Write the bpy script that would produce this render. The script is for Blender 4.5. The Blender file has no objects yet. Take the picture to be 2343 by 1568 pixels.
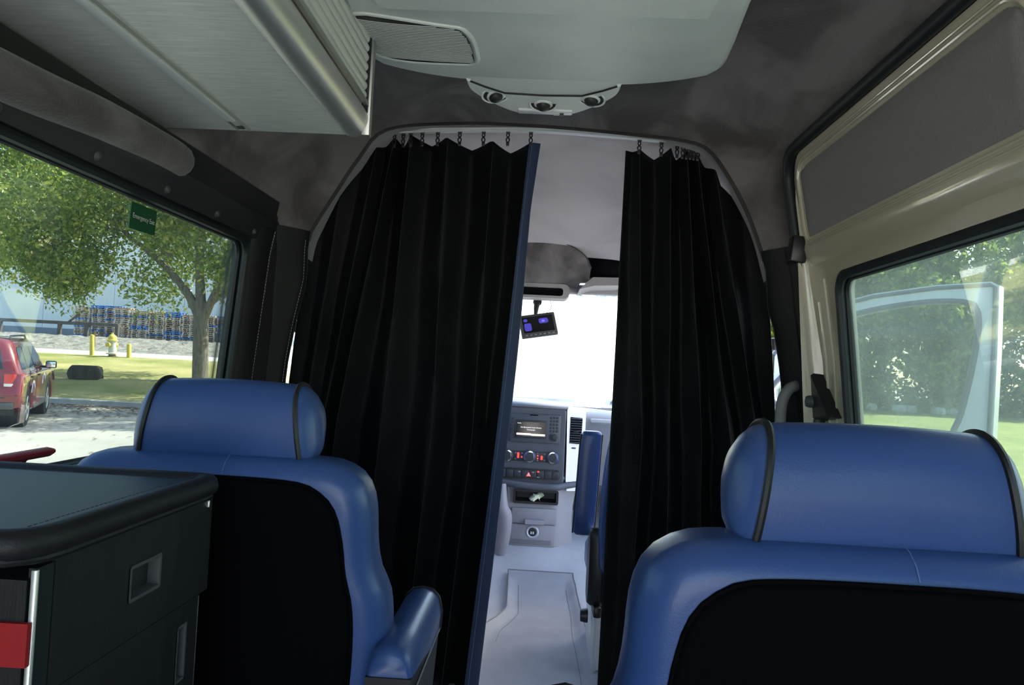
import bpy, bmesh, math, random
import numpy as np
from math import sin, cos, pi, radians, sqrt
from mathutils import Vector, Matrix
from mathutils.geometry import delaunay_2d_cdt

SC = bpy.context.scene
COL = SC.collection
RND = random.Random(11)
NP = np.random.default_rng(5)

# ------------------------------------------------------------------ camera
# van frame: +X right, +Y towards the windscreen, +Z up, van floor at z = 0
cd = bpy.data.cameras.new('camera')
cd.sensor_width = 36.0
cd.lens = 27.457
cd.clip_start = 0.02
cd.clip_end = 2000
cam = bpy.data.objects.new('camera', cd)
COL.objects.link(cam)
CR = ((0.9979491474, -0.0498974574, 0.0400966697),
      (0.0382782093, -0.0368811944, -0.9985862788),
      (0.0513057293, 0.9980731543, -0.0348955712))
cam.matrix_world = Matrix([list(CR[0]) + [0.0], list(CR[1]) + [0.0], list(CR[2]) + [1.12], [0, 0, 0, 1]])
SC.camera = cam

# ------------------------------------------------------------------ light
SUN_AZ, SUN_EL = radians(58), radians(48)        # azimuth to the right of straight ahead
world = bpy.data.worlds.new('sky')
SC.world = world
world.use_nodes = True
wn = world.node_tree
wn.nodes.clear()
sky = wn.nodes.new('ShaderNodeTexSky')
sky.sky_type = 'NISHITA'
sky.sun_disc = False
sky.sun_elevation = SUN_EL
sky.sun_rotation = SUN_AZ
sky.air_density = 1.0
sky.dust_density = 2.0
sky.ozone_density = 1.0
wb = wn.nodes.new('ShaderNodeBackground')
wb.inputs['Strength'].default_value = 0.42
wo = wn.nodes.new('ShaderNodeOutputWorld')
wn.links.new(sky.outputs[0], wb.inputs[0])
wn.links.new(wb.outputs[0], wo.inputs[0])

sl = bpy.data.lights.new('sun', 'SUN')
sl.energy = 13.0
sl.angle = radians(0.6)
sl.color = (1.0, 0.94, 0.84)
sun = bpy.data.objects.new('sun', sl)
COL.objects.link(sun)
SUN_DIR = Vector((sin(SUN_AZ) * cos(SUN_EL), cos(SUN_AZ) * cos(SUN_EL), sin(SUN_EL)))
sun.rotation_euler = SUN_DIR.to_track_quat('Z', 'Y').to_euler()
sun.location = (30, 30, 40)

SC.view_settings.view_transform = 'Standard'
SC.view_settings.look = 'None'
SC.view_settings.exposure = 1.55
SC.view_settings.gamma = 1.0
SC.view_settings.use_curve_mapping = False
SC.cycles.max_bounces = 14
SC.cycles.diffuse_bounces = 8
SC.cycles.transparent_max_bounces = 24
SC.cycles.sample_clamp_indirect = 8.0
SC.cycles.use_denoising = True

# ------------------------------------------------------------------ materials
MATS = {}


def M(name, col, rough=0.5, metal=0.0, spec=0.5, var=0.0, vscale=6.0, bump=0.0, bscale=60.0,
      stretch=(1, 1, 1), coat=0.0, sheen=0.0, emit=None, estr=1.0, col2=None, dist=0.0, detail=4.0, ramp=(0.32, 0.68), coat_rough=0.03):
    m = bpy.data.materials.new(name)
    m.use_nodes = True
    nt = m.node_tree
    b = nt.nodes['Principled BSDF']
    b.inputs['Base Color'].default_value = (*col, 1)
    b.inputs['Roughness'].default_value = rough
    b.inputs['Metallic'].default_value = metal
    b.inputs['Specular IOR Level'].default_value = spec
    b.inputs['Coat Weight'].default_value = coat
    b.inputs['Coat Roughness'].default_value = coat_rough
    if sheen:
        b.inputs['Sheen Weight'].default_value = sheen
    if emit:
        b.inputs['Emission Color'].default_value = (*emit, 1)
        b.inputs['Emission Strength'].default_value = estr
    if var or bump:
        tc = nt.nodes.new('ShaderNodeTexCoord')
        mp = nt.nodes.new('ShaderNodeMapping')
        mp.inputs['Scale'].default_value = stretch
        nt.links.new(tc.outputs['Object'], mp.inputs['Vector'])
    if var:
        n = nt.nodes.new('ShaderNodeTexNoise')
        n.inputs['Scale'].default_value = vscale
        n.inputs['Detail'].default_value = detail
        n.inputs['Distortion'].default_value = dist
        nt.links.new(mp.outputs[0], n.inputs['Vector'])
        r = nt.nodes.new('ShaderNodeValToRGB')
        r.color_ramp.elements[0].position = ramp[0]
        r.color_ramp.elements[1].position = ramp[1]
        c2 = col2 if col2 else tuple(min(1, c * (1 + var)) for c in col)
        c1 = col if col2 else tuple(c * (1 - var) for c in col)
        r.color_ramp.elements[0].color = (*c1, 1)
        r.color_ramp.elements[1].color = (*c2, 1)
        nt.links.new(n.outputs['Fac'], r.inputs['Fac'])
        nt.links.new(r.outputs[0], b.inputs['Base Color'])
    if bump:
        n2 = nt.nodes.new('ShaderNodeTexNoise')
        n2.inputs['Scale'].default_value = bscale
        n2.inputs['Detail'].default_value = 3
        nt.links.new(mp.outputs[0], n2.inputs['Vector'])
        bp = nt.nodes.new('ShaderNodeBump')
        bp.inputs['Strength'].default_value = bump
        bp.inputs['Distance'].default_value = 0.01
        nt.links.new(n2.outputs['Fac'], bp.inputs['Height'])
        nt.links.new(bp.outputs[0], b.inputs['Normal'])
    MATS[name] = m
    return m


def glass(name, tint, haze=0.0, hazecol=(0.8, 0.9, 0.85)):
    """thin pane: tinted see-through, Schlick mirror, a film of dust that scatters outside light"""
    m = bpy.data.materials.new(name)
    m.use_nodes = True
    nt = m.node_tree
    nt.nodes.clear()
    L = nt.links.new
    out = nt.nodes.new('ShaderNodeOutputMaterial')
    tr = nt.nodes.new('ShaderNodeBsdfTransparent')
    tr.inputs[0].default_value = (*tint, 1)
    gl = nt.nodes.new('ShaderNodeBsdfGlossy')
    gl.inputs['Roughness'].default_value = 0.0
    gl.inputs['Color'].default_value = (0.9, 0.95, 0.93, 1)
    geo = nt.nodes.new('ShaderNodeNewGeometry')
    dot = nt.nodes.new('ShaderNodeVectorMath')
    dot.operation = 'DOT_PRODUCT'
    L(geo.outputs['Normal'], dot.inputs[0])
    L(geo.outputs['Incoming'], dot.inputs[1])
    ab = nt.nodes.new('ShaderNodeMath'); ab.operation = 'ABSOLUTE'
    L(dot.outputs['Value'], ab.inputs[0])
    om = nt.nodes.new('ShaderNodeMath'); om.operation = 'SUBTRACT'
    om.inputs[0].default_value = 1.0
    L(ab.outputs[0], om.inputs[1])
    pw = nt.nodes.new('ShaderNodeMath'); pw.operation = 'POWER'
    pw.inputs[1].default_value = 5.0
    L(om.outputs[0], pw.inputs[0])
    ma = nt.nodes.new('ShaderNodeMath'); ma.operation = 'MULTIPLY_ADD'
    ma.inputs[1].default_value = 0.94
    ma.inputs[2].default_value = 0.045
    L(pw.outputs[0], ma.inputs[0])
    mx = nt.nodes.new('ShaderNodeMixShader')
    L(ma.outputs[0], mx.inputs[0])
    L(tr.outputs[0], mx.inputs[1])
    L(gl.outputs[0], mx.inputs[2])
    last = mx
    if haze:
        tl = nt.nodes.new('ShaderNodeBsdfTranslucent')
        tl.inputs[0].default_value = (*hazecol, 1)
        m2 = nt.nodes.new('ShaderNodeMixShader')
        no = nt.nodes.new('ShaderNodeTexNoise')
        no.inputs['Scale'].default_value = 3.0
        tc = nt.nodes.new('ShaderNodeTexCoord')
        L(tc.outputs['Object'], no.inputs['Vector'])
        mm = nt.nodes.new('ShaderNodeMath'); mm.operation = 'MULTIPLY_ADD'
        mm.inputs[1].default_value = haze * 0.8
        mm.inputs[2].default_value = haze * 0.6
        L(no.outputs['Fac'], mm.inputs[0])
        L(mm.outputs[0], m2.inputs[0])
        L(mx.outputs[0], m2.inputs[1])
        L(tl.outputs[0], m2.inputs[2])
        last = m2
    L(last.outputs[0], out.inputs[0])
    MATS[name] = m
    return m


def leafmat(name, c1, c2, c3):
    m = bpy.data.materials.new(name)
    m.use_nodes = True
    nt = m.node_tree
    nt.nodes.clear()
    L = nt.links.new
    out = nt.nodes.new('ShaderNodeOutputMaterial')
    geo = nt.nodes.new('ShaderNodeNewGeometry')
    r = nt.nodes.new('ShaderNodeValToRGB')
    r.color_ramp.elements[0].color = (*c1, 1)
    r.color_ramp.elements[1].color = (*c3, 1)
    e = r.color_ramp.elements.new(0.55)
    e.color = (*c2, 1)
    L(geo.outputs['Random Per Island'], r.inputs['Fac'])
    d = nt.nodes.new('ShaderNodeBsdfDiffuse')
    t = nt.nodes.new('ShaderNodeBsdfTranslucent')
    g = nt.nodes.new('ShaderNodeBsdfGlossy')
    g.inputs['Roughness'].default_value = 0.35
    L(r.outputs[0], d.inputs[0])
    L(r.outputs[0], t.inputs[0])
    mx = nt.nodes.new('ShaderNodeMixShader')
    mx.inputs[0].default_value = 0.5
    L(d.outputs[0], mx.inputs[1])
    L(t.outputs[0], mx.inputs[2])
    m2 = nt.nodes.new('ShaderNodeMixShader')
    m2.inputs[0].default_value = 0.05
    L(mx.outputs[0], m2.inputs[1])
    L(g.outputs[0], m2.inputs[2])
    L(m2.outputs[0], out.inputs[0])
    MATS[name] = m
    return m


M('suede', (0.070, 0.062, 0.060), 0.95, spec=0.15, col2=(0.175, 0.157, 0.152), var=1, vscale=4.2, dist=1.0, detail=8, ramp=(0.40, 0.60), stretch=(1, 0.55, 1),
  bump=0.25, bscale=220, sheen=0.25)
M('suede_cab_lit', (0.34, 0.315, 0.315), 0.95, spec=0.15, col2=(0.46, 0.43, 0.43), var=1, vscale=3.2, dist=0.6, detail=7, bump=0.2, bscale=220, sheen=0.2)  # lighter copy of the suede; the cab's brighter light is put into its colour
M('suede_dark', (0.05, 0.047, 0.046), 0.95, spec=0.1, var=0.3, vscale=4, bump=0.25, bscale=220, sheen=0.15)
M('vinyl_black', (0.008, 0.008, 0.009), 0.55, spec=0.35, bump=0.12, bscale=300)
M('vinyl_wall', (0.014, 0.014, 0.015), 0.6, spec=0.3, bump=0.12, bscale=300)
M('vinyl_blue', (0.030, 0.068, 0.200), 0.42, spec=0.28, coat=0.25, coat_rough=0.20, var=0.06, vscale=4, bump=0.10, bscale=420)
M('seat_black', (0.0016, 0.0016, 0.0022), 0.85, spec=0.05, bump=0.2, bscale=300)
M('piping', (0.005, 0.005, 0.006), 0.5, spec=0.4)
M('stitch', (0.45, 0.46, 0.48), 0.8)
M('stitch_dim', (0.075, 0.085, 0.09), 0.9)
M('stitch_seam', (0.030, 0.036, 0.038), 0.9)
M('stitch_blue', (0.10, 0.17, 0.36), 0.7)
M('curtain', (0.0045, 0.005, 0.0052), 0.6, spec=0.16, var=0.2, vscale=3, bump=0.25, bscale=130)
M('curtain_blue', (0.026, 0.042, 0.09), 0.6, spec=0.3, bump=0.1, bscale=200)
M('rubber', (0.007, 0.012, 0.013), 0.5, spec=0.4)
M('plastic_black', (0.014, 0.014, 0.015), 0.4, spec=0.5)
M('plastic_dark', (0.065, 0.068, 0.072), 0.5, spec=0.4, bump=0.05, bscale=400)
M('valance', (0.020, 0.0205, 0.022), 0.45, spec=0.4, bump=0.08, bscale=350)
M('door_paint', (0.50, 0.455, 0.34), 0.22, spec=0.5, coat=0.6)
M('door_panel', (0.235, 0.220, 0.215), 0.8, spec=0.2, bump=0.25, bscale=420, var=0.04, vscale=300)
M('white_paint', (0.78, 0.80, 0.80), 0.25, spec=0.5, coat=0.4)
M('white_edge', (0.62, 0.64, 0.64), 0.4)
M('alu', (0.72, 0.72, 0.69), 0.42, metal=0.85, bump=0.03, bscale=300, stretch=(1, 0.05, 1))
M('alu_matte', (0.48, 0.48, 0.45), 0.42, metal=0.9)
M('chrome', (0.8, 0.8, 0.82), 0.12, metal=1.0)
M('locker_panel', (0.80, 0.80, 0.73), 0.42, metal=0.1, spec=0.4, var=0.10, vscale=14, stretch=(1, 12, 1), bump=0.05, bscale=60)
M('shutter', (0.60, 0.60, 0.56), 0.4, spec=0.5)
M('light_strip', (0.72, 0.73, 0.70), 0.45)
M('ac_plastic', (0.80, 0.82, 0.77), 0.5, spec=0.4, var=0.05, vscale=5, bump=0.06, bscale=350)
M('ac_dark', (0.02, 0.02, 0.02), 0.5)
M('lens', (0.75, 0.73, 0.74), 0.3)
M('cabinet_wood', (0.0085, 0.009, 0.0098), 0.5, spec=0.4, var=0.35, vscale=60, stretch=(4, 4, 0.12), bump=0.05, bscale=90)
M('counter', (0.012, 0.019, 0.026), 0.45, spec=0.5, var=0.12, vscale=6)
M('red_strip', (0.30, 0.006, 0.008), 0.45)
M('red_plastic', (0.33, 0.015, 0.022), 0.4)
M('grey_handle', (0.20, 0.19, 0.18), 0.5, spec=0.4)
M('exit_green', (0.004, 0.085, 0.028), 0.5)
M('print_white', (0.85, 0.85, 0.85), 0.6)
M('floor_rubber', (0.40, 0.41, 0.44), 0.55, spec=0.4, var=0.10, vscale=7, bump=0.12, bscale=200)
M('mat_rubber', (0.27, 0.28, 0.31), 0.5, spec=0.4, var=0.10, vscale=6, bump=0.12, bscale=240)
M('mat_line', (0.16, 0.16, 0.17), 0.6)
M('floor_dark', (0.05, 0.05, 0.052), 0.7, var=0.2)
M('dash_dark', (0.075, 0.082, 0.10), 0.5, spec=0.4, bump=0.05, bscale=400)
M('dash_mid', (0.15, 0.155, 0.175), 0.5, spec=0.4, bump=0.05, bscale=400)
M('console_grey', (0.27, 0.26, 0.285), 0.5, spec=0.4, bump=0.05, bscale=400)
M('silver_trim', (0.50, 0.51, 0.55), 0.4, metal=0.3)
M('screen_black', (0.006, 0.006, 0.007), 0.12)
M('radio_face', (0.06, 0.066, 0.082), 0.4)
M('key_black', (0.028, 0.03, 0.036), 0.4)
M('led_red', (0.5, 0.02, 0.02), 0.4, emit=(1.0, 0.03, 0.02), estr=1.2)
M('screen_text', (0.5, 0.5, 0.5), 0.5, emit=(0.8, 0.8, 0.8), estr=0.5)
M('screen_bar_a', (0.6, 0.3, 0.3), 0.5, emit=(0.9, 0.62, 0.60), estr=0.5)
M('screen_bar_b', (0.5, 0.5, 0.42), 0.5, emit=(0.62, 0.62, 0.50), estr=0.5)
M('screen_purple', (0.02, 0.02, 0.12), 0.3, emit=(0.06, 0.05, 0.42), estr=0.35)
M('screen_purple_light', (0.1, 0.1, 0.3), 0.3, emit=(0.25, 0.18, 0.75), estr=0.4)
M('paper', (0.80, 0.84, 0.66), 0.8)
M('felt_black', (0.006, 0.006, 0.008), 0.95, spec=0.05)
M('liner_grey', (0.28, 0.27, 0.275), 0.6)
glass('glass_left', (0.485, 0.52, 0.50), 0.006, (0.9, 1.0, 0.95))
glass('glass_right', (0.48, 0.545, 0.505), 0.042, (0.85, 1.0, 0.92))
glass('glass_clear', (0.95, 0.97, 0.96))
# outside
M('concrete', (0.385, 0.38, 0.345), 0.85, spec=0.2, var=0.10, vscale=0.8, detail=8, bump=0.2, bscale=30)
M('kerb', (0.40, 0.39, 0.36), 0.9, var=0.15, vscale=3, bump=0.2, bscale=30)
M('sidewalk', (0.66, 0.66, 0.63), 0.9, var=0.06, vscale=1)
M('gravel', (0.13, 0.125, 0.11), 0.95, col2=(0.27, 0.26, 0.235), var=1, vscale=9, detail=8, bump=0.8, bscale=9)
M('soil', (0.14, 0.12, 0.10), 0.95, col2=(0.30, 0.27, 0.24), var=1, vscale=9, detail=8, bump=0.6, bscale=20)
M('grass_left', (0.20, 0.22, 0.065), 0.9, spec=0.1, col2=(0.40, 0.36, 0.17), var=1, vscale=0.55, detail=10, bump=0.9, bscale=12)
M('grass_right', (0.12, 0.145, 0.04), 0.9, spec=0.1, col2=(0.21, 0.22, 0.07), var=1, vscale=0.6, detail=10, bump=0.9, bscale=12)
M('bark', (0.15, 0.135, 0.115), 0.95, var=0.45, vscale=9, stretch=(3, 3, 0.5), bump=0.9, bscale=24)
M('rock_dark', (0.035, 0.028, 0.022), 0.95, var=0.5, vscale=8, bump=0.8, bscale=12)
M('rock_light', (0.42, 0.40, 0.36), 0.95, var=0.3, vscale=6, bump=0.8, bscale=12)
M('yellow_paint', (0.62, 0.52, 0.10), 0.5, var=0.1, vscale=8)
M('hydrant_silver', (0.55, 0.56, 0.56), 0.5, metal=0.2, var=0.1, vscale=10)
M('rust', (0.16, 0.11, 0.08), 0.9, var=0.3, vscale=10)
M('pallet_grey', (0.60, 0.52, 0.42), 0.9, var=0.3, vscale=5)
M('pallet_brown', (0.48, 0.36, 0.26), 0.9, var=0.3, vscale=5)
M('pallet_blue', (0.10, 0.25, 0.62), 0.8, var=0.3, vscale=5)
M('steel_dark', (0.085, 0.075, 0.068), 0.7, var=0.3, vscale=4)
M('building_white', (0.80, 0.86, 0.86), 0.8, var=0.04, vscale=0.3)
M('building_base', (0.22, 0.26, 0.31), 0.8, var=0.08, vscale=0.3)
M('container_blue', (0.07, 0.13, 0.30), 0.6)
M('orange_paint', (0.42, 0.25, 0.05), 0.6)
M('car_red', (0.17, 0.008, 0.014), 0.20, spec=0.5, coat=1.0)
M('car_glass', (0.012, 0.016, 0.018), 0.05, spec=0.6)
M('car_trim', (0.02, 0.02, 0.022), 0.5)
M('car_grey', (0.07, 0.07, 0.075), 0.5)
M('tyre', (0.016, 0.016, 0.017), 0.8)
M('lamp_red', (0.62, 0.02, 0.02), 0.15, coat=1)
M('lamp_clear', (0.75, 0.72, 0.70), 0.15, coat=1)
M('decal_white', (0.7, 0.7, 0.75), 0.5)
M('decal_purple', (0.16, 0.08, 0.28), 0.5)
leafmat('leaf_elm', (0.09, 0.17, 0.035), (0.20, 0.30, 0.06), (0.52, 0.54, 0.10))
leafmat('leaf_wood', (0.07, 0.13, 0.035), (0.16, 0.24, 0.05), (0.42, 0.46, 0.08))

# ------------------------------------------------------------------ mesh helpers
ORIGIN = {}


class MB:
    def __init__(self):
        self.v = []
        self.f = []

    def add(self, vs, fs):
        o = len(self.v)
        self.v += [tuple(p) for p in vs]
        self.f += [tuple(i + o for i in q) for q in fs]
        return self

    def box(self, c, s, rot=None, bev=0.0, seg=2):
        bm = bmesh.new()
        bmesh.ops.create_cube(bm, size=1.0)
        for v in bm.verts:
            v.co = Vector((v.co.x * s[0], v.co.y * s[1], v.co.z * s[2]))
        if bev:
            bmesh.ops.bevel(bm, geom=bm.edges[:], offset=min(bev, 0.49 * min(s)), segments=seg, profile=0.5, affect='EDGES')
        mt = Matrix.Translation(Vector(c))
        if rot:
            mt = mt @ (rot if isinstance(rot, Matrix) else Matrix.Rotation(rot[2], 4, 'Z') @ Matrix.Rotation(rot[1], 4, 'Y') @ Matrix.Rotation(rot[0], 4, 'X'))
        bm.verts.ensure_lookup_table()
        vs = [mt @ v.co for v in bm.verts]
        fs = [[v.index for v in f.verts] for f in bm.faces]
        bm.free()
        return self.add(vs, fs)

    def loft(self, rings, closed=True, cap=True):
        n = len(rings[0])
        vs = [p for r in rings for p in r]
        fs = []
        for k in range(len(rings) - 1):
            for i in range(n if closed else n - 1):
                j = (i + 1) % n
                fs.append((k * n + i, k * n + j, (k + 1) * n + j, (k + 1) * n + i))
        if cap and closed:
            fs.append(tuple(range(n - 1, -1, -1)))
            fs.append(tuple((len(rings) - 1) * n + i for i in range(n)))
        return self.add(vs, fs)

    def tube(self, path, r, n=8, closed=False, cap=True, flat=1.0):
        P = [Vector(p) for p in path]
        m = len(P)
        rings = []
        prev = None
        for i in range(m):
            if closed:
                t = P[(i + 1) % m] - P[i - 1]
            else:
                t = P[min(i + 1, m - 1)] - P[max(i - 1, 0)]
            if t.length < 1e-9:
                t = Vector((0, 0, 1))
            t.normalize()
            if prev is None:
                a = Vector((0, 0, 1)) if abs(t.z) < 0.9 else Vector((1, 0, 0))
                nrm = (a - t * a.dot(t)).normalized()
            else:
                nrm = prev - t * prev.dot(t)
                nrm = nrm.normalized() if nrm.length > 1e-6 else prev
            prev = nrm
            b = t.cross(nrm)
            rr = r[i] if isinstance(r, (list, tuple)) else r
            rings.append([P[i] + nrm * (cos(2 * pi * k / n) * rr * flat) + b * (sin(2 * pi * k / n) * rr) for k in range(n)])
        if closed:
            rings.append(rings[0])
            return self.loft(rings, True, False)
        return self.loft(rings, True, cap)

    def lathe(self, prof, n=24, c=(0, 0, 0), mat=None):
        """profile [(radius, height)] about local Z, placed by matrix"""
        mt = Matrix.Translation(Vector(c)) @ (mat if mat else Matrix.Identity(4))
        rings = [[mt @ Vector((r * cos(2 * pi * k / n), r * sin(2 * pi * k / n), h)) for k in range(n)] for r, h in prof]
        return self.loft(rings, True, True)

    def prism(self, poly, d0, d1, axis='y'):
        """extrude a 2-D polygon; axis y: (x,z), x: (y,z), z: (x,y)"""
        def mp(p, d):
            return {'y': (p[0], d, p[1]), 'x': (d, p[0], p[1]), 'z': (p[0], p[1], d)}[axis]
        return self.loft([[mp(p, d0) for p in poly], [mp(p, d1) for p in poly]], True, True)

    def grid(self, fn, nu, nv):
        vs = [fn(i / nu, j / nv) for j in range(nv + 1) for i in range(nu + 1)]
        w = nu + 1
        fs = [(j * w + i, j * w + i + 1, (j + 1) * w + i + 1, (j + 1) * w + i) for j in range(nv) for i in range(nu)]
        return self.add(vs, fs)

    def build(self, name, mat, parent=None, smooth=35, local=False, solid=0.0):
        o0 = Vector((0, 0, 0))
        if parent is not None and not local:
            o0 = ORIGIN.get(parent.name, o0)
        me = bpy.data.meshes.new(name)
        me.from_pydata([tuple(Vector(p) - o0) for p in self.v], [], self.f)
        me.validate()
        bm = bmesh.new()
        bm.from_mesh(me)
        bmesh.ops.recalc_face_normals(bm, faces=bm.faces)
        bm.to_mesh(me)
        bm.free()
        if smooth:
            me.polygons.foreach_set('use_smooth', [True] * len(me.polygons))
            me.set_sharp_from_angle(angle=radians(smooth))
        me.materials.append(MATS[mat])
        ob = bpy.data.objects.new(name, me)
        COL.objects.link(ob)
        if parent is not None:
            ob.parent = parent
            ORIGIN[ob.name] = o0
        if solid:
            sm = ob.modifiers.new('thickness', 'SOLIDIFY')
            sm.thickness = solid
            sm.offset = 0
        return ob


def tag(o, label=None, cat=None, group=None, kind=None):
    if label: o['label'] = label
    if cat: o['category'] = cat
    if group: o['group'] = group
    if kind: o['kind'] = kind
    return o


def thing(name, loc, label=None, cat=None, group=None, kind=None, rot=None):
    o = bpy.data.objects.new(name, None)
    o.empty_display_size = 0.1
    COL.objects.link(o)
    o.location = loc
    if rot: o.rotation_euler = rot
    ORIGIN[o.name] = Vector(loc)
    return tag(o, label, cat, group, kind)


def copy_thing(src, label=None, group=None):
    c = src.copy(); COL.objects.link(c)
    if label: c['label'] = label
    if group: c['group'] = group
    for ch in [x for x in SC.objects if x.parent == src]:
        d = ch.copy(); COL.objects.link(d); d.parent = c
        for g in [x for x in SC.objects if x.parent == ch]:
            e = g.copy(); COL.objects.link(e); e.parent = d
    return c


def interp(x, xs, ys):
    return float(np.interp(x, xs, ys))


def sstep(a, b, x):
    t = max(0.0, min(1.0, (x - a) / (b - a)))
    return t * t * (3 - 2 * t)


def catmull(pts, n, closed=False):
    P = [np.array(p, float) for p in pts]
    m = len(P)
    out = []
    segs = m if closed else m - 1
    for i in range(segs):
        p0 = P[(i - 1) % m] if (closed or i > 0) else P[0] * 2 - P[1]
        p1 = P[i]
        p2 = P[(i + 1) % m]
        p3 = P[(i + 2) % m] if (closed or i + 2 < m) else P[-1] * 2 - P[-2]
        for k in range(n):
            t = k / n
            out.append(0.5 * ((2 * p1) + (p2 - p0) * t + (2 * p0 - 5 * p1 + 4 * p2 - p3) * t * t + (3 * p1 - p0 - 3 * p2 + p3) * t ** 3))
    if not closed:
        out.append(P[-1])
    return [tuple(q) for q in out]


def resample(pts, n, closed=False):
    P = np.array(pts, float)
    if closed:
        P = np.vstack([P, P[:1]])
    d = np.r_[0, np.cumsum(np.linalg.norm(np.diff(P, axis=0), axis=1))]
    t = np.linspace(0, d[-1], n + 1 if closed else n)
    if closed: t = t[:-1]
    return [tuple(np.interp(s, d, P[:, k]) for k in range(P.shape[1])) for s in t]


def rrect(x0, x1, y0, y1, r, n=6):
    """rounded rectangle, r a number or four radii (x1y1, x0y1, x0y0, x1y0)"""
    rs = r if isinstance(r, (list, tuple)) else (r,) * 4
    out = []
    for (cx, cy, a0), q in zip(((x1, y1, 0), (x0, y1, 90), (x0, y0, 180), (x1, y0, 270)), rs):
        sx = -1 if cx == x1 else 1
        sy = -1 if cy == y1 else 1
        for k in range(n + 1):
            a = radians(a0 + 90 * k / n)
            out.append((cx + sx * q + q * cos(a), cy + sy * q + q * sin(a)))
    return out


def offset_poly(poly, d):
    """move a closed polygon inwards by d (outwards if negative)"""
    P = np.array(poly, float)
    area = 0.5 * np.sum(P[:, 0] * np.roll(P[:, 1], -1) - np.roll(P[:, 0], -1) * P[:, 1])
    s = 1 if area > 0 else -1
    e1 = P - np.roll(P, 1, 0)
    e2 = np.roll(P, -1, 0) - P
    e1 /= np.maximum(1e-9, np.linalg.norm(e1, axis=1))[:, None]
    e2 /= np.maximum(1e-9, np.linalg.norm(e2, axis=1))[:, None]
    n1 = np.stack([-e1[:, 1], e1[:, 0]], 1) * s
    n2 = np.stack([-e2[:, 1], e2[:, 0]], 1) * s
    b = n1 + n2
    ln = np.linalg.norm(b, axis=1)
    b = b / np.maximum(1e-6, ln)[:, None]
    k = 1.0 / np.maximum(0.5, np.sum(b * n1, axis=1))
    return [tuple(p) for p in (P + b * (d * k)[:, None])]


def inside(poly, x, y):
    c = False
    j = len(poly) - 1
    for i in range(len(poly)):
        xi, yi = poly[i]; xj, yj = poly[j]
        if (yi > y) != (yj > y) and x < (xj - xi) * (y - yi) / (yj - yi) + xi:
            c = not c
        j = i
    return c


def plate(mb, outer, holes, fn, step=0.06):
    """flat sheet with holes, bent by fn(a, b) -> point"""
    pts = []
    edges = []
    for loop in [outer] + holes:
        o = len(pts)
        pts += [Vector(p) for p in loop]
        edges += [(o + i, o + (i + 1) % len(loop)) for i in range(len(loop))]
    A = np.array(outer)
    a0, b0 = A.min(0); a1, b1 = A.max(0)
    a = a0 + step * 0.5
    while a < a1:
        b = b0 + step * 0.5
        while b < b1:
            if inside(outer, a, b) and not any(inside(h, a, b) for h in holes):
                pts.append(Vector((a, b)))
            b += step
        a += step
    vo, eo, fo, *_ = delaunay_2d_cdt(pts, edges, [], 0, 1e-5)
    fs = []
    for f in fo:
        cx = sum(vo[i].x for i in f) / len(f); cy = sum(vo[i].y for i in f) / len(f)
        if inside(outer, cx, cy) and not any(inside(h, cx, cy) for h in holes):
            fs.append(tuple(f))
    mb.add([fn(v.x, v.y) for v in vo], fs)
    return mb


def pillow(mb, outline, y0, y1, r, tilt=None, steps=5):
    """closed cushion: outline (x,z) between y0 and y1 with rounded rims of radius r"""
    rings = []
    prof = []
    for k in range(steps + 1):
        a = pi / 2 * k / steps
        prof.append((r * (1 - sin(a)), y0 + r * (1 - cos(a))))
    for k in range(steps + 1):
        a = pi / 2 * (1 - k / steps)
        prof.append((r * (1 - sin(a)), y1 - r * (1 - cos(a))))
    for d, y in prof:
        q = offset_poly(outline, d) if d > 1e-6 else outline
        ring = [Vector((p[0], y, p[1])) for p in q]
        if tilt:
            ring = [tilt(p) for p in ring]
        rings.append(ring)
    mb.loft(rings, True, True)
    return mb


def text_mesh(name, body, size, mat, parent, mtx, depth=0.0):
    cu = bpy.data.curves.new(name, 'FONT')
    cu.body = body
    cu.size = size
    cu.align_x = 'CENTER'
    cu.align_y = 'CENTER'
    cu.extrude = depth
    tmp = bpy.data.objects.new(name + '_curve', cu)
    COL.objects.link(tmp)
    bpy.context.view_layer.update()
    me = bpy.data.meshes.new_from_object(tmp.evaluated_get(bpy.context.evaluated_depsgraph_get()))
    bpy.data.objects.remove(tmp)
    bpy.data.curves.remove(cu)
    o0 = ORIGIN.get(parent.name, Vector((0, 0, 0)))
    me.transform(Matrix.Translation(-o0) @ mtx)
    me.materials.clear()
    me.materials.append(MATS[mat])
    me.name = name
    ob = bpy.data.objects.new(name, me)
    COL.objects.link(ob)
    ob.parent = parent
    ORIGIN[ob.name] = o0
    return ob


def dashes(mb, path, ln, gap, r):
    """stitches along a polyline"""
    P = resample(path, 200)
    d = 0
    tot = sum(math.dist(P[i], P[i + 1]) for i in range(199))
    P = np.array(P)
    t = np.linspace(0, tot, 200)
    while d + ln < tot:
        a = [np.interp(d, t, P[:, k]) for k in range(3)]
        b = [np.interp(d + ln, t, P[:, k]) for k in range(3)]
        mb.tube([a, b], r, 4)
        d += ln + gap
    return mb

# ================================================================== the van shell
XL_Z = [0.0, 0.89, 1.05, 1.445, 1.56, 1.60]
XL_X = [-0.915, -0.912, -0.905, -0.872, -0.850, -0.835]
XR_Z = [0.0, 0.80, 1.0, 1.19, 1.44, 1.55, 1.755, 1.80]
XR_X = [0.842, 0.840, 0.832, 0.815, 0.775, 0.748, 0.712, 0.700]


def xl(z): return interp(z, XL_Z, XL_X)
def xr(z): return interp(z, XR_Z, XR_X)


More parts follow.
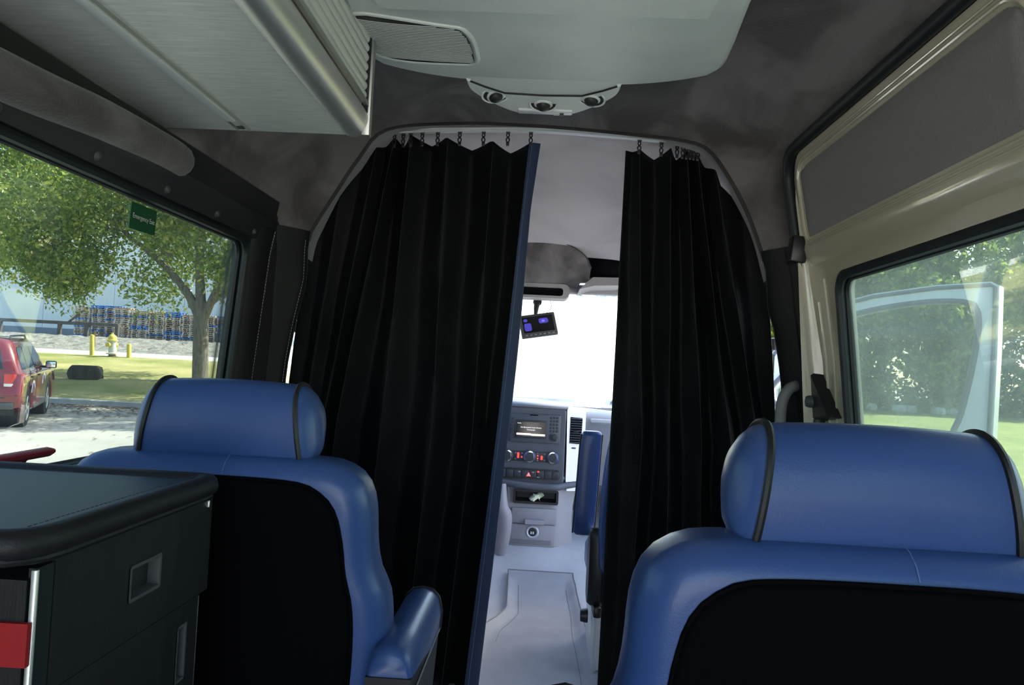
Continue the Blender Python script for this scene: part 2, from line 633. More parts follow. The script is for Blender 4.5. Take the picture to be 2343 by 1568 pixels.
# --- floor
fl = MB()
FLY = [-1.6, 3.45, 3.75, 3.98, 4.10, 4.25, 4.95]
FLZ = [0.0, 0.0, 0.035, 0.10, 0.20, 0.24, 0.26]
fl.loft([[(x, y, z) for x in (-0.95, 0.90)] for y, z in zip(FLY, FLZ)], closed=False)
fl.loft([[(x, y, z - 0.06) for x in (-0.95, 0.90)] for y, z in zip(FLY, FLZ)], closed=False)
floor = tag(fl.build('floor', 'floor_rubber', smooth=60), kind='structure')
floor['label'] = 'pale grey rubber van floor running forward to the dashboard'

# --- left wall with window
lwin = rrect(0.42, 2.238, 0.880, 1.460, 0.055)
wl = MB()
plate(wl, [(-1.6, 0.0), (2.42, 0.0), (2.42, 1.60), (-1.6, 1.60)], [lwin], lambda a, b: (xl(b), a, b), 0.12)
# window reveal
wl.loft([[(xl(z), y, z) for y, z in lwin], [(xl(z) - 0.045, y, z) for y, z in lwin]], True, False)
tag(wl.build('wall_left', 'vinyl_wall', smooth=40, solid=0.0), 'black vinyl covered side wall around the left window', kind='structure')

w1 = thing('window_1', (-0.91, 1.3, 0.885), 'large tinted left side window with black rubber seal', kind='structure')
plate(MB(), lwin, [], lambda a, b: (xl(b) - 0.030, a, b), 0.2).build('pane', 'glass_left', w1, solid=0.004)
MB().tube([(xl(z) - 0.004, y, z) for y, z in offset_poly(lwin, 0.004)], 0.011, 8, closed=True).build('seal', 'rubber', w1)
MB().tube([(xl(z) - 0.026, y, z) for y, z in offset_poly(lwin, 0.006)], 0.009, 8, closed=True).build('seal', 'rubber', w1)
sm_ = MB()
sm_.loft([[(-0.90, y, 0.892), (-0.862, y, 0.888), (-0.855, y, 0.872), (-0.86, y, 0.80), (-0.905, y, 0.79)] for y in (0.4, 1.0, 1.6, 2.26)], True, True)
tag(sm_.build('sill', 'valance', w1, smooth=50))
rh = MB()
rh.tube([(-0.868, 1.02, 0.931), (-0.868, 1.10, 0.931), (-0.867, 1.355, 0.933), (-0.867, 1.372, 0.933)], [0.006, 0.011, 0.011, 0.006], 10, flat=0.8)
rh.tube([(-0.868, 1.12, 0.931), (-0.892, 1.12, 0.90)], 0.007, 8)
rh.tube([(-0.868, 1.30, 0.931), (-0.892, 1.30, 0.90)], 0.007, 8)
tag(rh.build('release_handle', 'red_plastic', w1), 'red emergency release bar')

# sticker on the left pane
es = thing('exit_sign', (-0.885, 1.668, 1.407), 'dark green Emergency Exit sticker on the left side window', 'sign')
SX = xl(1.407) - 0.022
stp = [(1.628, 1.381), (1.738, 1.383), (1.743, 1.440), (1.633, 1.440)]
MB().prism(stp, SX, SX - 0.0015, 'x').build('backing', 'exit_green', es)
# text reads along +Y seen from inside (camera at larger X): right = +Y, up = +Z, normal = +X
tm = Matrix(((0, 0, 1, SX + 0.0012), (1, 0, 0, 1.6855), (0, 1, 0, 1.411), (0, 0, 0, 1)))
text_mesh('lettering', 'Emergency Exit', 0.0152, 'print_white', es, tm)

# --- window header strip with studs, and padded suede roll above it
vh = thing('trim_1', (-0.86, 1.0, 1.45), 'dark plastic header strip with round studs above the left window', kind='structure')
m = MB()
m.loft([[(-0.874, y, 1.464), (-0.860, y, 1.466), (-0.856, y, 1.474), (-0.848, y, 1.500), (-0.836, y, 1.515), (-0.835, y, 1.53), (-0.87, y, 1.54)] for y in (-1.5, 0.5, 1.5, 2.28, 2.33)], True, True)
m.build('header_strip', 'valance', vh, smooth=50)
for y in (1.15, 1.422, 1.694, 1.961, 2.22):
    MB().lathe([(0.001, 0.0065), (0.006, 0.0055), (0.009, 0.002), (0.0095, -0.006)], 14, (-0.853, y, 1.482), Matrix.Rotation(radians(80), 4, 'Y')).build('stud', 'plastic_dark', vh)
m = MB()
pts = catmull([(-0.842, -1.5, 1.50), (-0.84, 0.6, 1.507), (-0.84, 1.13, 1.525), (-0.84, 1.4, 1.545), (-0.842, 1.62, 1.553), (-0.842, 1.70, 1.553), (-0.848, 1.74, 1.553)], 5)
m.tube(pts, [0.038] * (len(pts) - 4) + [0.036, 0.032, 0.024, 0.010], 14)
pr = tag(m.build('trim_2', 'suede', smooth=60), 'padded grey suede roll running along the left wall below the locker', kind='structure')

# --- right wall behind the sliding door, and the sill below
wr = MB()
plate(wr, [(-1.6, 0.0), (0.36, 0.0), (0.36, 1.80), (-1.6, 1.80)], [rrect(-1.3, 0.2, 0.885, 1.44, 0.055)], lambda a, b: (xr(b) + 0.004, a, b), 0.2)
tag(wr.build('wall_right', 'vinyl_wall', smooth=40), 'black vinyl side wall behind the sliding door', kind='structure')
plate(MB(), rrect(-1.3, 0.2, 0.885, 1.44, 0.055), [], lambda a, b: (xr(b) + 0.02, a, b), 0.3)
w5 = plate(MB(), rrect(-1.31, 0.21, 0.875, 1.45, 0.055), [], lambda a, b: (xr(b) + 0.025, a, b), 0.3).build('window_4', 'glass_right', solid=0.004)
tag(w5, 'tinted rear side window behind the sliding door', kind='structure')

# --- sliding door: painted frame, padded panel, window
dr = thing('door_1', (0.84, 1.3, 0.02), 'beige painted sliding door with grey padded upper panel and tinted window', kind='structure')
rwin = rrect(0.60, 2.150, 0.86, 1.428, (0.065, 0.06, 0.06, 0.06))
rpan = rrect(1.215, 2.275, 1.545, 1.742, (0.055, 0.06, 0.02, 0.02))
douter = rrect(0.34, 2.325, 0.03, 1.785, (0.085, 0.08, 0.03, 0.03))


def dx(a, b):
    x = xr(b)
    # pressed bead between panel and window and a raised rim round the window
    x -= 0.012 * math.exp(-((b - 1.505) / 0.016) ** 2)
    x += 0.010 * math.exp(-((b - 1.468) / 0.012) ** 2)
    return x


m = MB()
plate(m, douter, [rwin, rpan], lambda a, b: (dx(a, b), a, b), 0.022)
m.loft([[(dx(y, z), y, z) for y, z in rwin], [(dx(y, z) + 0.05, y, z) for y, z in offset_poly(rwin, 0.004)]], True, False)
m.loft([[(dx(y, z), y, z) for y, z in douter], [(dx(y, z) + 0.05, y, z) for y, z in douter]], True, False)
m.loft([[(dx(y, z), y, z) for y, z in rpan], [(dx(y, z) + 0.02, y, z) for y, z in rpan]], True, False)
m.build('door_frame', 'door_paint', dr, smooth=50)
MB().tube([(dx(y, z) - 0.001, y, z) for y, z in offset_poly(rpan, -0.012)], 0.0045, 8, closed=True).build('bead', 'door_paint', dr)
MB().tube([(dx(y, z) - 0.001, y, z) for y, z in offset_poly(rpan, -0.024)], 0.0030, 8, closed=True).build('bead', 'door_paint', dr)
m = MB()
m.tube([(xr(z) - 0.001, 2.272, z) for z in np.linspace(0.98, 1.36, 14)], 0.005, 8)
m.tube([(xr(z) - 0.001, 2.215, z) for z in np.linspace(0.7, 1.42, 14)], 0.004, 8)
m.build('pressed_rib', 'door_paint', dr)
plate(MB(), offset_poly(rpan, -0.002), [], lambda a, b: (xr(b) - 0.006 + 0.010 * (1 - min(1, min(abs(a - 1.215), abs(a - 2.275), abs(b - 1.545), abs(b - 1.742)) / 0.02)), a, b), 0.02).build('padded_panel', 'door_panel', dr, smooth=60)
w2 = thing('window_2', (0.82, 1.4, 0.86), 'hazy tinted sliding door window with thick black seal', kind='structure')
plate(MB(), rwin, [], lambda a, b: (xr(b) + 0.030, a, b), 0.2).build('pane', 'glass_right', w2, solid=0.004)
MB().tube([(dx(y, z) + 0.008, y, z) for y, z in offset_poly(rwin, 0.010)], 0.0135, 8, closed=True).build('seal', 'rubber', w2)
MB().tube([(dx(y, z) + 0.026, y, z) for y, z in offset_poly(rwin, 0.016)], 0.010, 8, closed=True).build('seal', 'rubber', w2)

# black weather seal between roof lining and door
m = MB()
so_ = offset_poly(douter, -0.013)
k0 = 0
loop_ = [p for p in so_ if p[1] > 0.3]
loop_.sort(key=lambda p: math.atan2(p[1] - 1.0, p[0] - 1.3))
loop_ = [p for p in loop_ if p[0] > 0.4 or p[1] > 1.7]
fr = [(2.338, z) for z in np.linspace(0.35, 1.68, 12)]
cor = [(2.338 - 0.098 + 0.098 * cos(radians(a)), 1.798 - 0.098 + 0.098 * sin(radians(a))) for a in range(0, 91, 10)]
tp_ = [(y, 1.798) for y in np.linspace(2.15, -1.5, 14)]
sp = [(xr(min(z, 1.78)) - 0.014, y, z) for y, z in fr + cor + tp_]
m.tube(sp, 0.017, 10)
tag(m.build('trim_3', 'rubber', smooth=60), 'black rubber weather strip along the sliding door top and front', kind='structure')

# --- roof lining of the rear cabin, drawn in to the curtain arch
SA = [(-0.855, 1.50), (-0.850, 1.56), (-0.825, 1.68), (-0.755, 1.81), (-0.61, 1.91), (-0.3, 1.958), (0.0, 1.965), (0.3, 1.955), (0.52, 1.915), (0.64, 1.865), (0.71, 1.805), (0.80, 1.775), (0.80, 1.50)]
SB = [(-0.860, 1.52), (-0.845, 1.58), (-0.805, 1.68), (-0.735, 1.80), (-0.60, 1.895), (-0.3, 1.940), (0.0, 1.945), (0.3, 1.940), (0.53, 1.905), (0.645, 1.862), (0.715, 1.800), (0.79, 1.745), (0.80, 1.50)]
SCR = [(-0.783, 1.505), (-0.775, 1.54), (-0.71, 1.655), (-0.632, 1.786), (-0.545, 1.885), (-0.30, 1.915), (-0.025, 1.915), (0.257, 1.900), (0.42, 1.886), (0.50, 1.858), (0.575, 1.760), (0.64, 1.64), (0.692, 1.505)]
NSEC = 60


def sect(p):
    return resample(catmull(p, 6), NSEC)


A_, B_, C_ = sect(SA), sect(SB), sect(SCR)
rings = []
for y in (-1.6, -0.5, 0.5, 1.2, 1.6, 1.8, 1.95, 2.05, 2.12, 2.18, 2.24, 2.30, 2.36, 2.40, 2.43, 2.46, 2.48, 2.495, 2.505):
    t1 = sstep(1.7, 2.36, y)
    t2 = 0.0 if y <= 2.36 else ((y - 2.36) / 0.145) ** 1.5
    r_ = []
    for a, b, c in zip(A_, B_, C_):
        p = [a[k] * (1 - t1) + b[k] * t1 for k in (0, 1)] if y <= 2.36 else [b[k] * (1 - t2) + c[k] * t2 for k in (0, 1)]
        r_.append((p[0], y, p[1]))
    rings.append(r_)
m = MB().loft(rings, closed=False)
ceiling = tag(m.build('ceiling', 'suede', smooth=60), 'charcoal suede roof lining of the rear cabin', kind='structure')

# arch lip: dark seam and bright inner return
lipo = [(x, 2.508, z) for x, z in C_]
tag(MB().tube(lipo, 0.0075, 8).build('trim_4', 'suede_dark', smooth=60), 'dark piping round the arch above the curtains', kind='structure')

# --- cab roof lining: runs from the arch forward and down to the windscreen header
CB = [(-0.805, 1.46), (-0.79, 1.54), (-0.73, 1.665), (-0.655, 1.80), (-0.56, 1.905), (-0.31, 1.945), (-0.025, 1.95), (0.26, 1.935), (0.44, 1.905), (0.52, 1.87), (0.60, 1.765), (0.665, 1.65), (0.72, 1.46)]
CC = [(-0.82, 1.44), (-0.80, 1.54), (-0.745, 1.655), (-0.66, 1.76), (-0.55, 1.83), (-0.31, 1.865), (-0.025, 1.87), (0.26, 1.862), (0.46, 1.83), (0.58, 1.765), (0.67, 1.66), (0.73, 1.55), (0.76, 1.44)]
CDD = [(-0.80, 1.44), (-0.78, 1.50), (-0.72, 1.575), (-0.64, 1.63), (-0.54, 1.665), (-0.31, 1.69), (-0.025, 1.70), (0.26, 1.69), (0.48, 1.665), (0.57, 1.63), (0.65, 1.575), (0.71, 1.50), (0.74, 1.44)]
CE = [(-0.76, 1.43), (-0.74, 1.46), (-0.70, 1.50), (-0.64, 1.53), (-0.54, 1.545), (-0.31, 1.56), (-0.025, 1.565), (0.26, 1.56), (0.48, 1.545), (0.58, 1.53), (0.64, 1.50), (0.68, 1.46), (0.70, 1.43)]
secs = [(2.512, sect(SCR)), (2.56, sect(CB)), (2.95, sect(CC)), (3.42, sect(CDD)), (3.84, sect(CE))]
ring2 = []
for y in np.r_[2.512, 2.53, 2.545, 2.56, np.linspace(2.62, 3.84, 18)]:
    for (ya, a), (yb, b) in zip(secs[:-1], secs[1:]):
        if ya <= y <= yb + 1e-9:
            t = (y - ya) / (yb - ya)
            ring2.append([(p[0] * (1 - t) + q[0] * t, float(y), p[1] * (1 - t) + q[1] * t) for p, q in zip(a, b)])
            break
tag(MB().loft(ring2, closed=False).build('ceiling', 'suede_cab_lit', smooth=60), 'suede roof lining over the cab beyond the curtains, its brighter light put into the colour', kind='structure')

# cab window header, pillars, side of driver's door, firewall
hd = MB()
hd.box((-0.03, 3.90, 1.535), (1.46, 0.12, 0.045), bev=0.012)
tag(hd.build('trim_5', 'liner_grey'), 'pale header trim above the windscreen', kind='structure')
for s, n, lab in ((-1, 'trim_6', 'left windscreen pillar trim'), (1, 'trim_7', 'right windscreen pillar trim')):
    m = MB()
    cx = -0.03
    m.tube(catmull([(cx + s * 0.73, 3.86, 1.50), (cx + s * 0.80, 4.3, 1.28), (cx + s * 0.86, 4.9, 0.94), (cx + s * 0.87, 5.0, 0.85)], 5), 0.045, 10)
    tag(m.build(n, 'liner_grey', smooth=60), lab + ' in pale grey', kind='structure')
ws = MB()
ws.grid(lambda u, v: (-0.03 + (u - 0.5) * (1.48 + 0.22 * v), 3.88 + 1.10 * v - 0.10 * (2 * u - 1) ** 2, 1.53 - 0.62 * v), 10, 6)
tag(ws.build('window_3', 'glass_clear', solid=0.005), 'broad clear windscreen beyond the curtains', kind='structure')
cw = rrect(2.74, 3.80, 1.00, 1.45, (0.10, 0.05, 0.05, 0.05))
m = MB()
plate(m, [(2.40, 0.0), (4.30, 0.0), (4.30, 0.95), (3.86, 1.50), (2.40, 1.50)], [cw], lambda a, b: (-0.935 + 0.06 * sstep(0.9, 1.5, b), a, b), 0.15)
m.loft([[(-0.935 + 0.06 * sstep(0.9, 1.5, z), y, z) for y, z in cw], [(-0.98 + 0.06 * sstep(0.9, 1.5, z), y, z) for y, z in cw]], True, False)
d2 = tag(m.build('door_3', 'console_grey'), 'closed driver door with window beyond the left curtain', kind='structure')
plate(MB(), cw, [], lambda a, b: (-0.96 + 0.06 * sstep(0.9, 1.5, b), a, b), 0.3).build('pane', 'glass_clear', d2, solid=0.004)
m = MB()
plate(m, [(4.28, 0.0), (5.0, 0.0), (5.0, 0.90), (4.28, 0.95)], [], lambda a, b: (-0.925, a, b), 0.3)
plate(m, [(4.16, 0.0), (5.0, 0.0), (5.0, 0.90), (4.16, 0.97)], [], lambda a, b: (0.88, a, b), 0.3)
m.add([(-0.93, 5.0, 0.0), (0.88, 5.0, 0.0), (0.88, 5.0, 0.91), (-0.93, 5.0, 0.91)], [(0, 1, 2, 3)])
tag(m.build('wall_front', 'dash_dark'), 'dark footwell bulkhead ahead of the dashboard', kind='structure')

# --- padded pillars beside the window (left) and the door (right)
PZ = np.linspace(0.02, 1.535, 26)


def arch_l(z): return interp(z, [0.0, 1.049, 1.115, 1.18, 1.235, 1.374, 1.50, 1.54], [-0.845, -0.828, -0.823, -0.814, -0.806, -0.777, -0.782, -0.776])
def arch_r(z): return interp(z, [0.0, 0.95, 1.137, 1.20, 1.31, 1.338, 1.50, 1.54], [0.80, 0.773, 0.755, 0.744, 0.723, 0.708, 0.692, 0.675])


p1 = thing('trim_8', (-0.88, 2.31, 0.02), 'black padded vinyl pillar with grey stitching beside the left window', kind='structure')
rings = []
for z in PZ:
    x0 = xl(z)
    rings.append([(x0 - 0.03, 2.242, z), (x0 + 0.004, 2.244, z), (x0 + 0.014, 2.26, z), (x0 + 0.020, 2.30, z), (x0 + 0.022, 2.345, z), (x0 + 0.016, 2.372, z), (x0 - 0.002, 2.386, z), (x0 - 0.03, 2.386, z)])
MB().loft(rings).build('pad', 'vinyl_black', p1, smooth=60)
dashes(MB(), [(xl(z) + 0.0235, 2.350, z) for z in np.linspace(0.75, 1.51, 20)], 0.0065, 0.003, 0.0007).build('stitching', 'stitch', p1)
dashes(MB(), [(xl(z) + 0.018, 2.372, z) for z in np.linspace(0.75, 1.51, 20)], 0.0065, 0.003, 0.0006).build('stitching', 'stitch_dim', p1)
p2 = thing('trim_9', (-0.85, 2.45, 0.02), 'black stitched vinyl pillar cover between left window pillar and curtain', kind='structure')
rings = []
for z in PZ:
    x0 = xl(z); x1 = arch_l(z)
    rings.append([(x0 - 0.04, 2.384, z), (x0 + 0.004, 2.386, z), (x0 * 0.7 + x1 * 0.3 + 0.012, 2.42, z), (x0 * 0.3 + x1 * 0.7 + 0.012, 2.46, z), (x1 + 0.003, 2.49, z), (x1, 2.508, z), (x1 - 0.015, 2.53, z), (x1 - 0.09, 2.56, z)])
MB().loft(rings).build('pad', 'vinyl_black', p2, smooth=60)
dashes(MB(), [(arch_l(z) * 0.85 + xl(z) * 0.15 + 0.0125, 2.473, z) for z in np.linspace(0.75, 1.51, 24)], 0.0065, 0.003, 0.0007).build('stitching', 'stitch', p2)
dashes(MB(), [(arch_l(z) + 0.004, 2.489, z) for z in np.linspace(0.75, 1.49, 24)], 0.0065, 0.003, 0.0006).build('stitching', 'stitch_dim', p2)
p3 = thing('trim_10', (0.77, 2.43, 0.02), 'black padded vinyl pillar cover between right curtain and sliding door', kind='structure')
rings = []
for z in PZ:
    x0 = xr(z) - 0.006; x1 = arch_r(z)
    rings.append([(x0 + 0.06, 2.352, z), (x0 + 0.002, 2.352, z), (x0 - 0.012, 2.365, z), (x0 * 0.7 + x1 * 0.3 - 0.012, 2.40, z), (x0 * 0.3 + x1 * 0.7 - 0.010, 2.455, z), (x1 - 0.003, 2.49, z), (x1, 2.508, z), (x1 + 0.015, 2.53, z), (x1 + 0.12, 2.56, z)])
MB().loft(rings).build('pad', 'vinyl_black', p3, smooth=60)
dashes(MB(), [(arch_r(z) - 0.0045, 2.486, z) for z in np.linspace(0.75, 1.50, 24)], 0.0065, 0.003, 0.0007).build('stitching', 'stitch_dim', p3)
MB().tube([(xr(z) * 0.75 + arch_r(z) * 0.25 - 0.018, 2.395, z) for z in PZ], 0.004, 6).build('seam', 'vinyl_black', p3)
# closing strips between pillars and cab body
m = MB()
m.add([(-0.87, 2.56, 0.0), (-0.935, 2.60, 0.0), (-0.90, 2.60, 1.52), (-0.86, 2.56, 1.52)], [(0, 1, 2, 3)])
m.add([(0.87, 2.56, 0.0), (0.90, 2.62, 0.0), (0.86, 2.62, 1.52), (0.80, 2.56, 1.52)], [(0, 1, 2, 3)])
m.build('panel', 'dash_dark', p3)


# --- short white bonnet ahead of the windscreen
m = MB()
m.grid(lambda u, v: (-0.03 + (u - 0.5) * (1.75 - 0.25 * v), 4.99 + 0.80 * v - 0.12 * (2 * u - 1) ** 2, 0.905 - 0.26 * v - 0.10 * v * v - 0.06 * (2 * u - 1) ** 2), 16, 10)
tag(m.build('bonnet', 'white_paint', smooth=60, solid=0.01), 'short white van bonnet ahead of the windscreen', kind='structure')

# ================================================================== interior things
# --- overhead locker on the left
lk = thing('overhead_locker', (-0.62, 0.6, 1.60), 'brushed grey overhead locker with ribbed shutter and round aluminium rail', 'locker')
m = MB()
m.box((-0.635, 0.425, 1.616), (0.44, 2.45, 0.018), bev=0.002)
m.build('bottom_panel', 'locker_panel', lk)
m = MB()
m.box((-0.635, 1.640, 1.775), (0.44, 0.018, 0.31))
m.box((-0.845, 0.425, 1.72), (0.016, 2.45, 0.20))
m.build('carcass', 'locker_panel', lk)
# lamp channel in the underside
m = MB()
m.box((-0.6745, 0.45, 1.605), (0.002, 2.36, 0.010))
m.box((-0.6495, 0.45, 1.605), (0.002, 2.36, 0.010))
st = m.build('lamp_channel', 'alu_matte', lk)
MB().box((-0.662, 0.40, 1.6020), (0.022, 2.32, 0.010), bev=0.003).build('diffuser', 'light_strip', st)
MB().box((-0.662, 1.592, 1.6045), (0.015, 0.050, 0.003)).build('end_slot', 'alu_matte', st)
MB().box((-0.662, 1.612, 1.6025), (0.013, 0.014, 0.003)).build('end_slot', 'ac_dark', st)
# round rail
m = MB()
m.tube([(-0.430, -0.8, 1.636), (-0.430, 1.645, 1.636), (-0.430, 1.650, 1.636), (-0.430, 1.653, 1.636)], [0.034, 0.034, 0.033, 0.029], 40)
m.build('round_rail', 'alu', lk, smooth=50)
m = MB()
m.box((-0.400, 0.42, 1.668), (0.008, 2.44, 0.010))
m.build('shutter_track', 'alu_matte', lk)
# shutter slats
for k in range(14):
    z = 1.684 + 0.0202 * k
    prof = [(-0.4100, z - 0.0096), (-0.4030, z - 0.0090), (-0.3995, z - 0.0045), (-0.3985, z), (-0.3995, z + 0.0045), (-0.4030, z + 0.0090), (-0.4100, z + 0.0096)]
    MB().prism(prof, -0.8, 1.618, 'y').build('shutter_slat', 'shutter', lk, smooth=60)
MB().box((-0.403, 1.624, 1.78), (0.012, 0.010, 0.26)).build('gasket', 'rubber', lk)
m = MB()
m.box((-0.4005, 1.640, 1.775), (0.017, 0.020, 0.345), bev=0.002)
m.build('end_post', 'alu_matte', lk)

# --- roof air conditioning unit
ac = thing('roof_air_conditioner', (-0.03, 1.5, 1.90), 'grey moulded ceiling air conditioner with side grille and front air nozzles', 'air conditioner')
ACX = -0.032


def ac_z(y): return interp(y, [0.4, 1.28, 1.40, 1.46, 1.55, 1.70, 1.85, 1.96], [1.772, 1.772, 1.776, 1.784, 1.796, 1.812, 1.830, 1.848])
def ac_w(y): return interp(y, [0.4, 1.38, 1.60, 1.80, 1.96], [0.352, 0.358, 0.385, 0.405, 0.410])


def ac_s(x, y): return ac_z(y) + 0.012 * min(1.0, abs((x - ACX) / ac_w(y))) ** 4


def ac_pt(u, v, lift=0.0, out=0.0):
    yf = 1.948 - 0.10 * abs(u) ** 2.6
    y = 0.45 + (yf - 0.45) * v
    w = ac_w(y) + out
    # rounded front corners
    k = max(0, v - 0.93) / 0.07
    x = ACX + u * w * (1 - 0.06 * k * k)
    return (x, y + (out if v >= 0.999 else 0), ac_z(y) + 0.012 * abs(u) ** 4 + lift)


m = MB()
NU, NV = 28, 40
vv = [j / NV for j in range(NV + 1)]
m.grid(lambda u, v: ac_pt(2 * u - 1, v), NU, NV)
rim = [(-1, v) for v in vv] + [(-1 + 2 * i / NU, 1) for i in range(1, NU)] + [(1, v) for v in reversed(vv)]
rr = []
for lift, out in ((0, 0), (0.003, 0.006), (0.010, 0.011), (0.022, 0.014), (0.06, 0.020), (0.20, 0.030)):
    rr.append([ac_pt(u, v, lift, out) for u, v in rim])
m.loft(rr, closed=False)
m.build('housing', 'ac_plastic', ac, smooth=60)
m = MB()
m.loft([[(ACX - 0.30, 1.405, 1.772), (ACX + 0.30, 1.405, 1.772)], [(ACX - 0.30, 1.30, 1.764), (ACX + 0.30, 1.30, 1.764)], [(ACX - 0.30, 0.5, 1.764), (ACX + 0.30, 0.5, 1.764)]], closed=False)
m.build('rear_cover', 'ac_plastic', ac)
# grille
gl = [(-0.405, 1.488), (-0.215, 1.512), (-0.190, 1.535), (-0.178, 1.60), (-0.180, 1.735), (-0.192, 1.765), (-0.215, 1.775), (-0.412, 1.755)]
gl = resample(catmull(gl, 5, True), 60, True)
gr = MB()
gr.tube([(x, y, ac_s(x, y) + 0.0012) for x, y in gl], 0.0062, 8, closed=True)
gq = gr.build('grille_frame', 'ac_plastic', ac)
gi = offset_poly(gl, 0.008)
m = MB()
plate(m, gi, [], lambda a, b: (a, b, ac_s(a, b) - 0.0030), 0.03)
m.build('grille_backing', 'ac_dark', gq)
m = MB()
for k in range(24):
    y = 1.512 + 0.0104 * k
    xs = [x for x in np.linspace(-0.42, -0.17, 80) if inside(gi, x, y)]
    if len(xs) > 2:
        m.loft([[(x, y - 0.0016, ac_s(x, y) - 0.0046), (x, y + 0.0016, ac_s(x, y) - 0.0046), (x, y + 0.0016, ac_s(x, y) - 0.0038), (x, y - 0.0016, ac_s(x, y) - 0.0038)] for x in np.linspace(xs[0], xs[-1], 8)])
tag(m.build('louvres', 'ac_plastic', gq), kind='stuff')
# front neck and nozzle pod
m = MB()
nk = [(ACX - 0.186, 1.88), (ACX - 0.180, 1.93), (ACX - 0.148, 1.964), (ACX - 0.098, 2.005), (ACX + 0.098, 2.005), (ACX + 0.148, 1.964), (ACX + 0.180, 1.93), (ACX + 0.186, 1.88)]
plate(m, nk, [], lambda a, b: (a, b, 1.8385), 0.05)
m.loft([[(x, y, 1.8385) for x, y in nk], [(x, y, 1.93) for x, y in nk]], True, False)
m.build('neck', 'ac_plastic', ac, smooth=20)
po = catmull([(ACX - 0.190, 1.925), (ACX - 0.185, 1.985), (ACX - 0.150, 2.055), (ACX - 0.095, 2.128), (ACX - 0.055, 2.152), (ACX, 2.156), (ACX + 0.055, 2.152), (ACX + 0.095, 2.128), (ACX + 0.150, 2.055), (ACX + 0.185, 1.985), (ACX + 0.190, 1.925)], 4)
nkl = [(ACX + 0.183, 1.928), (ACX + 0.150, 1.962), (ACX + 0.10, 2.003), (ACX, 2.010), (ACX - 0.10, 2.003), (ACX - 0.150, 1.962), (ACX - 0.183, 1.928)]
podp = po + nkl
m = MB()
plate(m, podp, [], lambda a, b: (a, b, 1.836), 0.02)
m.loft([[(x, y, 1.836) for x, y in podp], [(x, y, 1.842) for x, y in offset_poly(podp, -0.004)], [(x, y, 1.94) for x, y in offset_poly(podp, -0.008)]], True, False)
pod = m.build('nozzle_pod', 'ac_plastic', ac, smooth=50)
MB().tube([(x, y - 0.002, 1.8368) for x, y in nkl[::-1]], 0.0028, 6).build('seam', 'ac_dark', pod)
for (x, y, a, b) in ((ACX - 0.124, 2.016, 40, -8), (ACX, 2.068, 0, 10), (ACX + 0.124, 2.016, -40, 8)):
    mt = Matrix.Translation((x, y, 1.836)) @ Matrix.Rotation(radians(a), 4, 'Z') @ Matrix.Rotation(radians(180 - 16), 4, 'X') @ Matrix.Diagonal((1.06, 1.06, 1.06, 1))
    n1 = MB().lathe([(0.030, -0.006), (0.036, -0.004), (0.037, 0.000), (0.035, 0.002), (0.032, 0.001), (0.031, -0.004)], 28, (0, 0, 0), mt).build('nozzle_ring', 'ac_plastic', ac)
    MB().lathe([(0.0005, 0.0005), (0.012, 0.0006), (0.0315, 0.0), (0.0315, -0.003)], 24, (0, 0, 0), mt).build('nozzle_well', 'ac_dark', n1)
    MB().lathe([(0.0175, 0.0005), (0.0235, 0.0015), (0.0235, 0.0035), (0.020, 0.006), (0.0175, 0.005)], 24, (0, 0, 0), mt @ Matrix.Rotation(radians(b), 4, 'X')).build('nozzle_rim', 'ac_plastic', n1)
    MB().lathe([(0.0175, 0.002), (0.0175, 0.006), (0.0145, 0.0125), (0.008, 0.0165), (0.001, 0.018)], 20, (0, 0, 0), mt @ Matrix.Translation((0, -0.002, 0))).build('nozzle_ball', 'ac_dark', n1)
m = MB()
m.box((ACX + 0.005, 2.124, 1.8340), (0.150, 0.030, 0.010), bev=0.0045, seg=3)
la = m.build('lamp_lens', 'lens', ac)
MB().box((ACX + 0.036, 2.127, 1.8285), (0.016, 0.014, 0.003)).build('lamp_button', 'light_strip', la)
MB().box((ACX + 0.051, 2.127, 1.8280), (0.011, 0.016, 0.005), bev=0.001).build('lamp_switch', 'ac_dark', la)

# --- curtain rail
RAIL = catmull([(-0.585, 2.622, 1.900), (-0.563, 2.620, 1.908), (-0.308, 2.620, 1.926), (-0.026, 2.620, 1.934), (0.27, 2.620, 1.923), (0.49, 2.620, 1.906), (0.53, 2.622, 1.895)], 6)
cr = thing('curtain_rail', (-0.03, 2.62, 1.93), 'slim white aluminium curtain rail curved below the arch', 'curtain rail')
m = MB()
m.loft([[(x, y - 0.008, z - 0.007), (x, y + 0.010, z - 0.007), (x, y + 0.010, z + 0.007), (x, y - 0.008, z + 0.007)] for x, y, z in RAIL])
m.build('channel', 'white_paint', cr, smooth=30)
MB().tube([(x, y - 0.009, z - 0.004) for x, y, z in RAIL], 0.0028, 8).build('lip', 'white_paint', cr)
MB().tube([(x, y - 0.009, z + 0.0045) for x, y, z in RAIL], 0.0022, 8).build('lip', 'white_paint', cr)
for p in (RAIL[0], RAIL[-1]):
    MB().box((p[0], p[1] - 0.004, p[2]), (0.020, 0.02, 0.016), bev=0.003).build('end_cap', 'plastic_black', cr)


def rail_z(x):
    return interp(x, [p[0] for p in RAIL], [p[2] for p in RAIL])


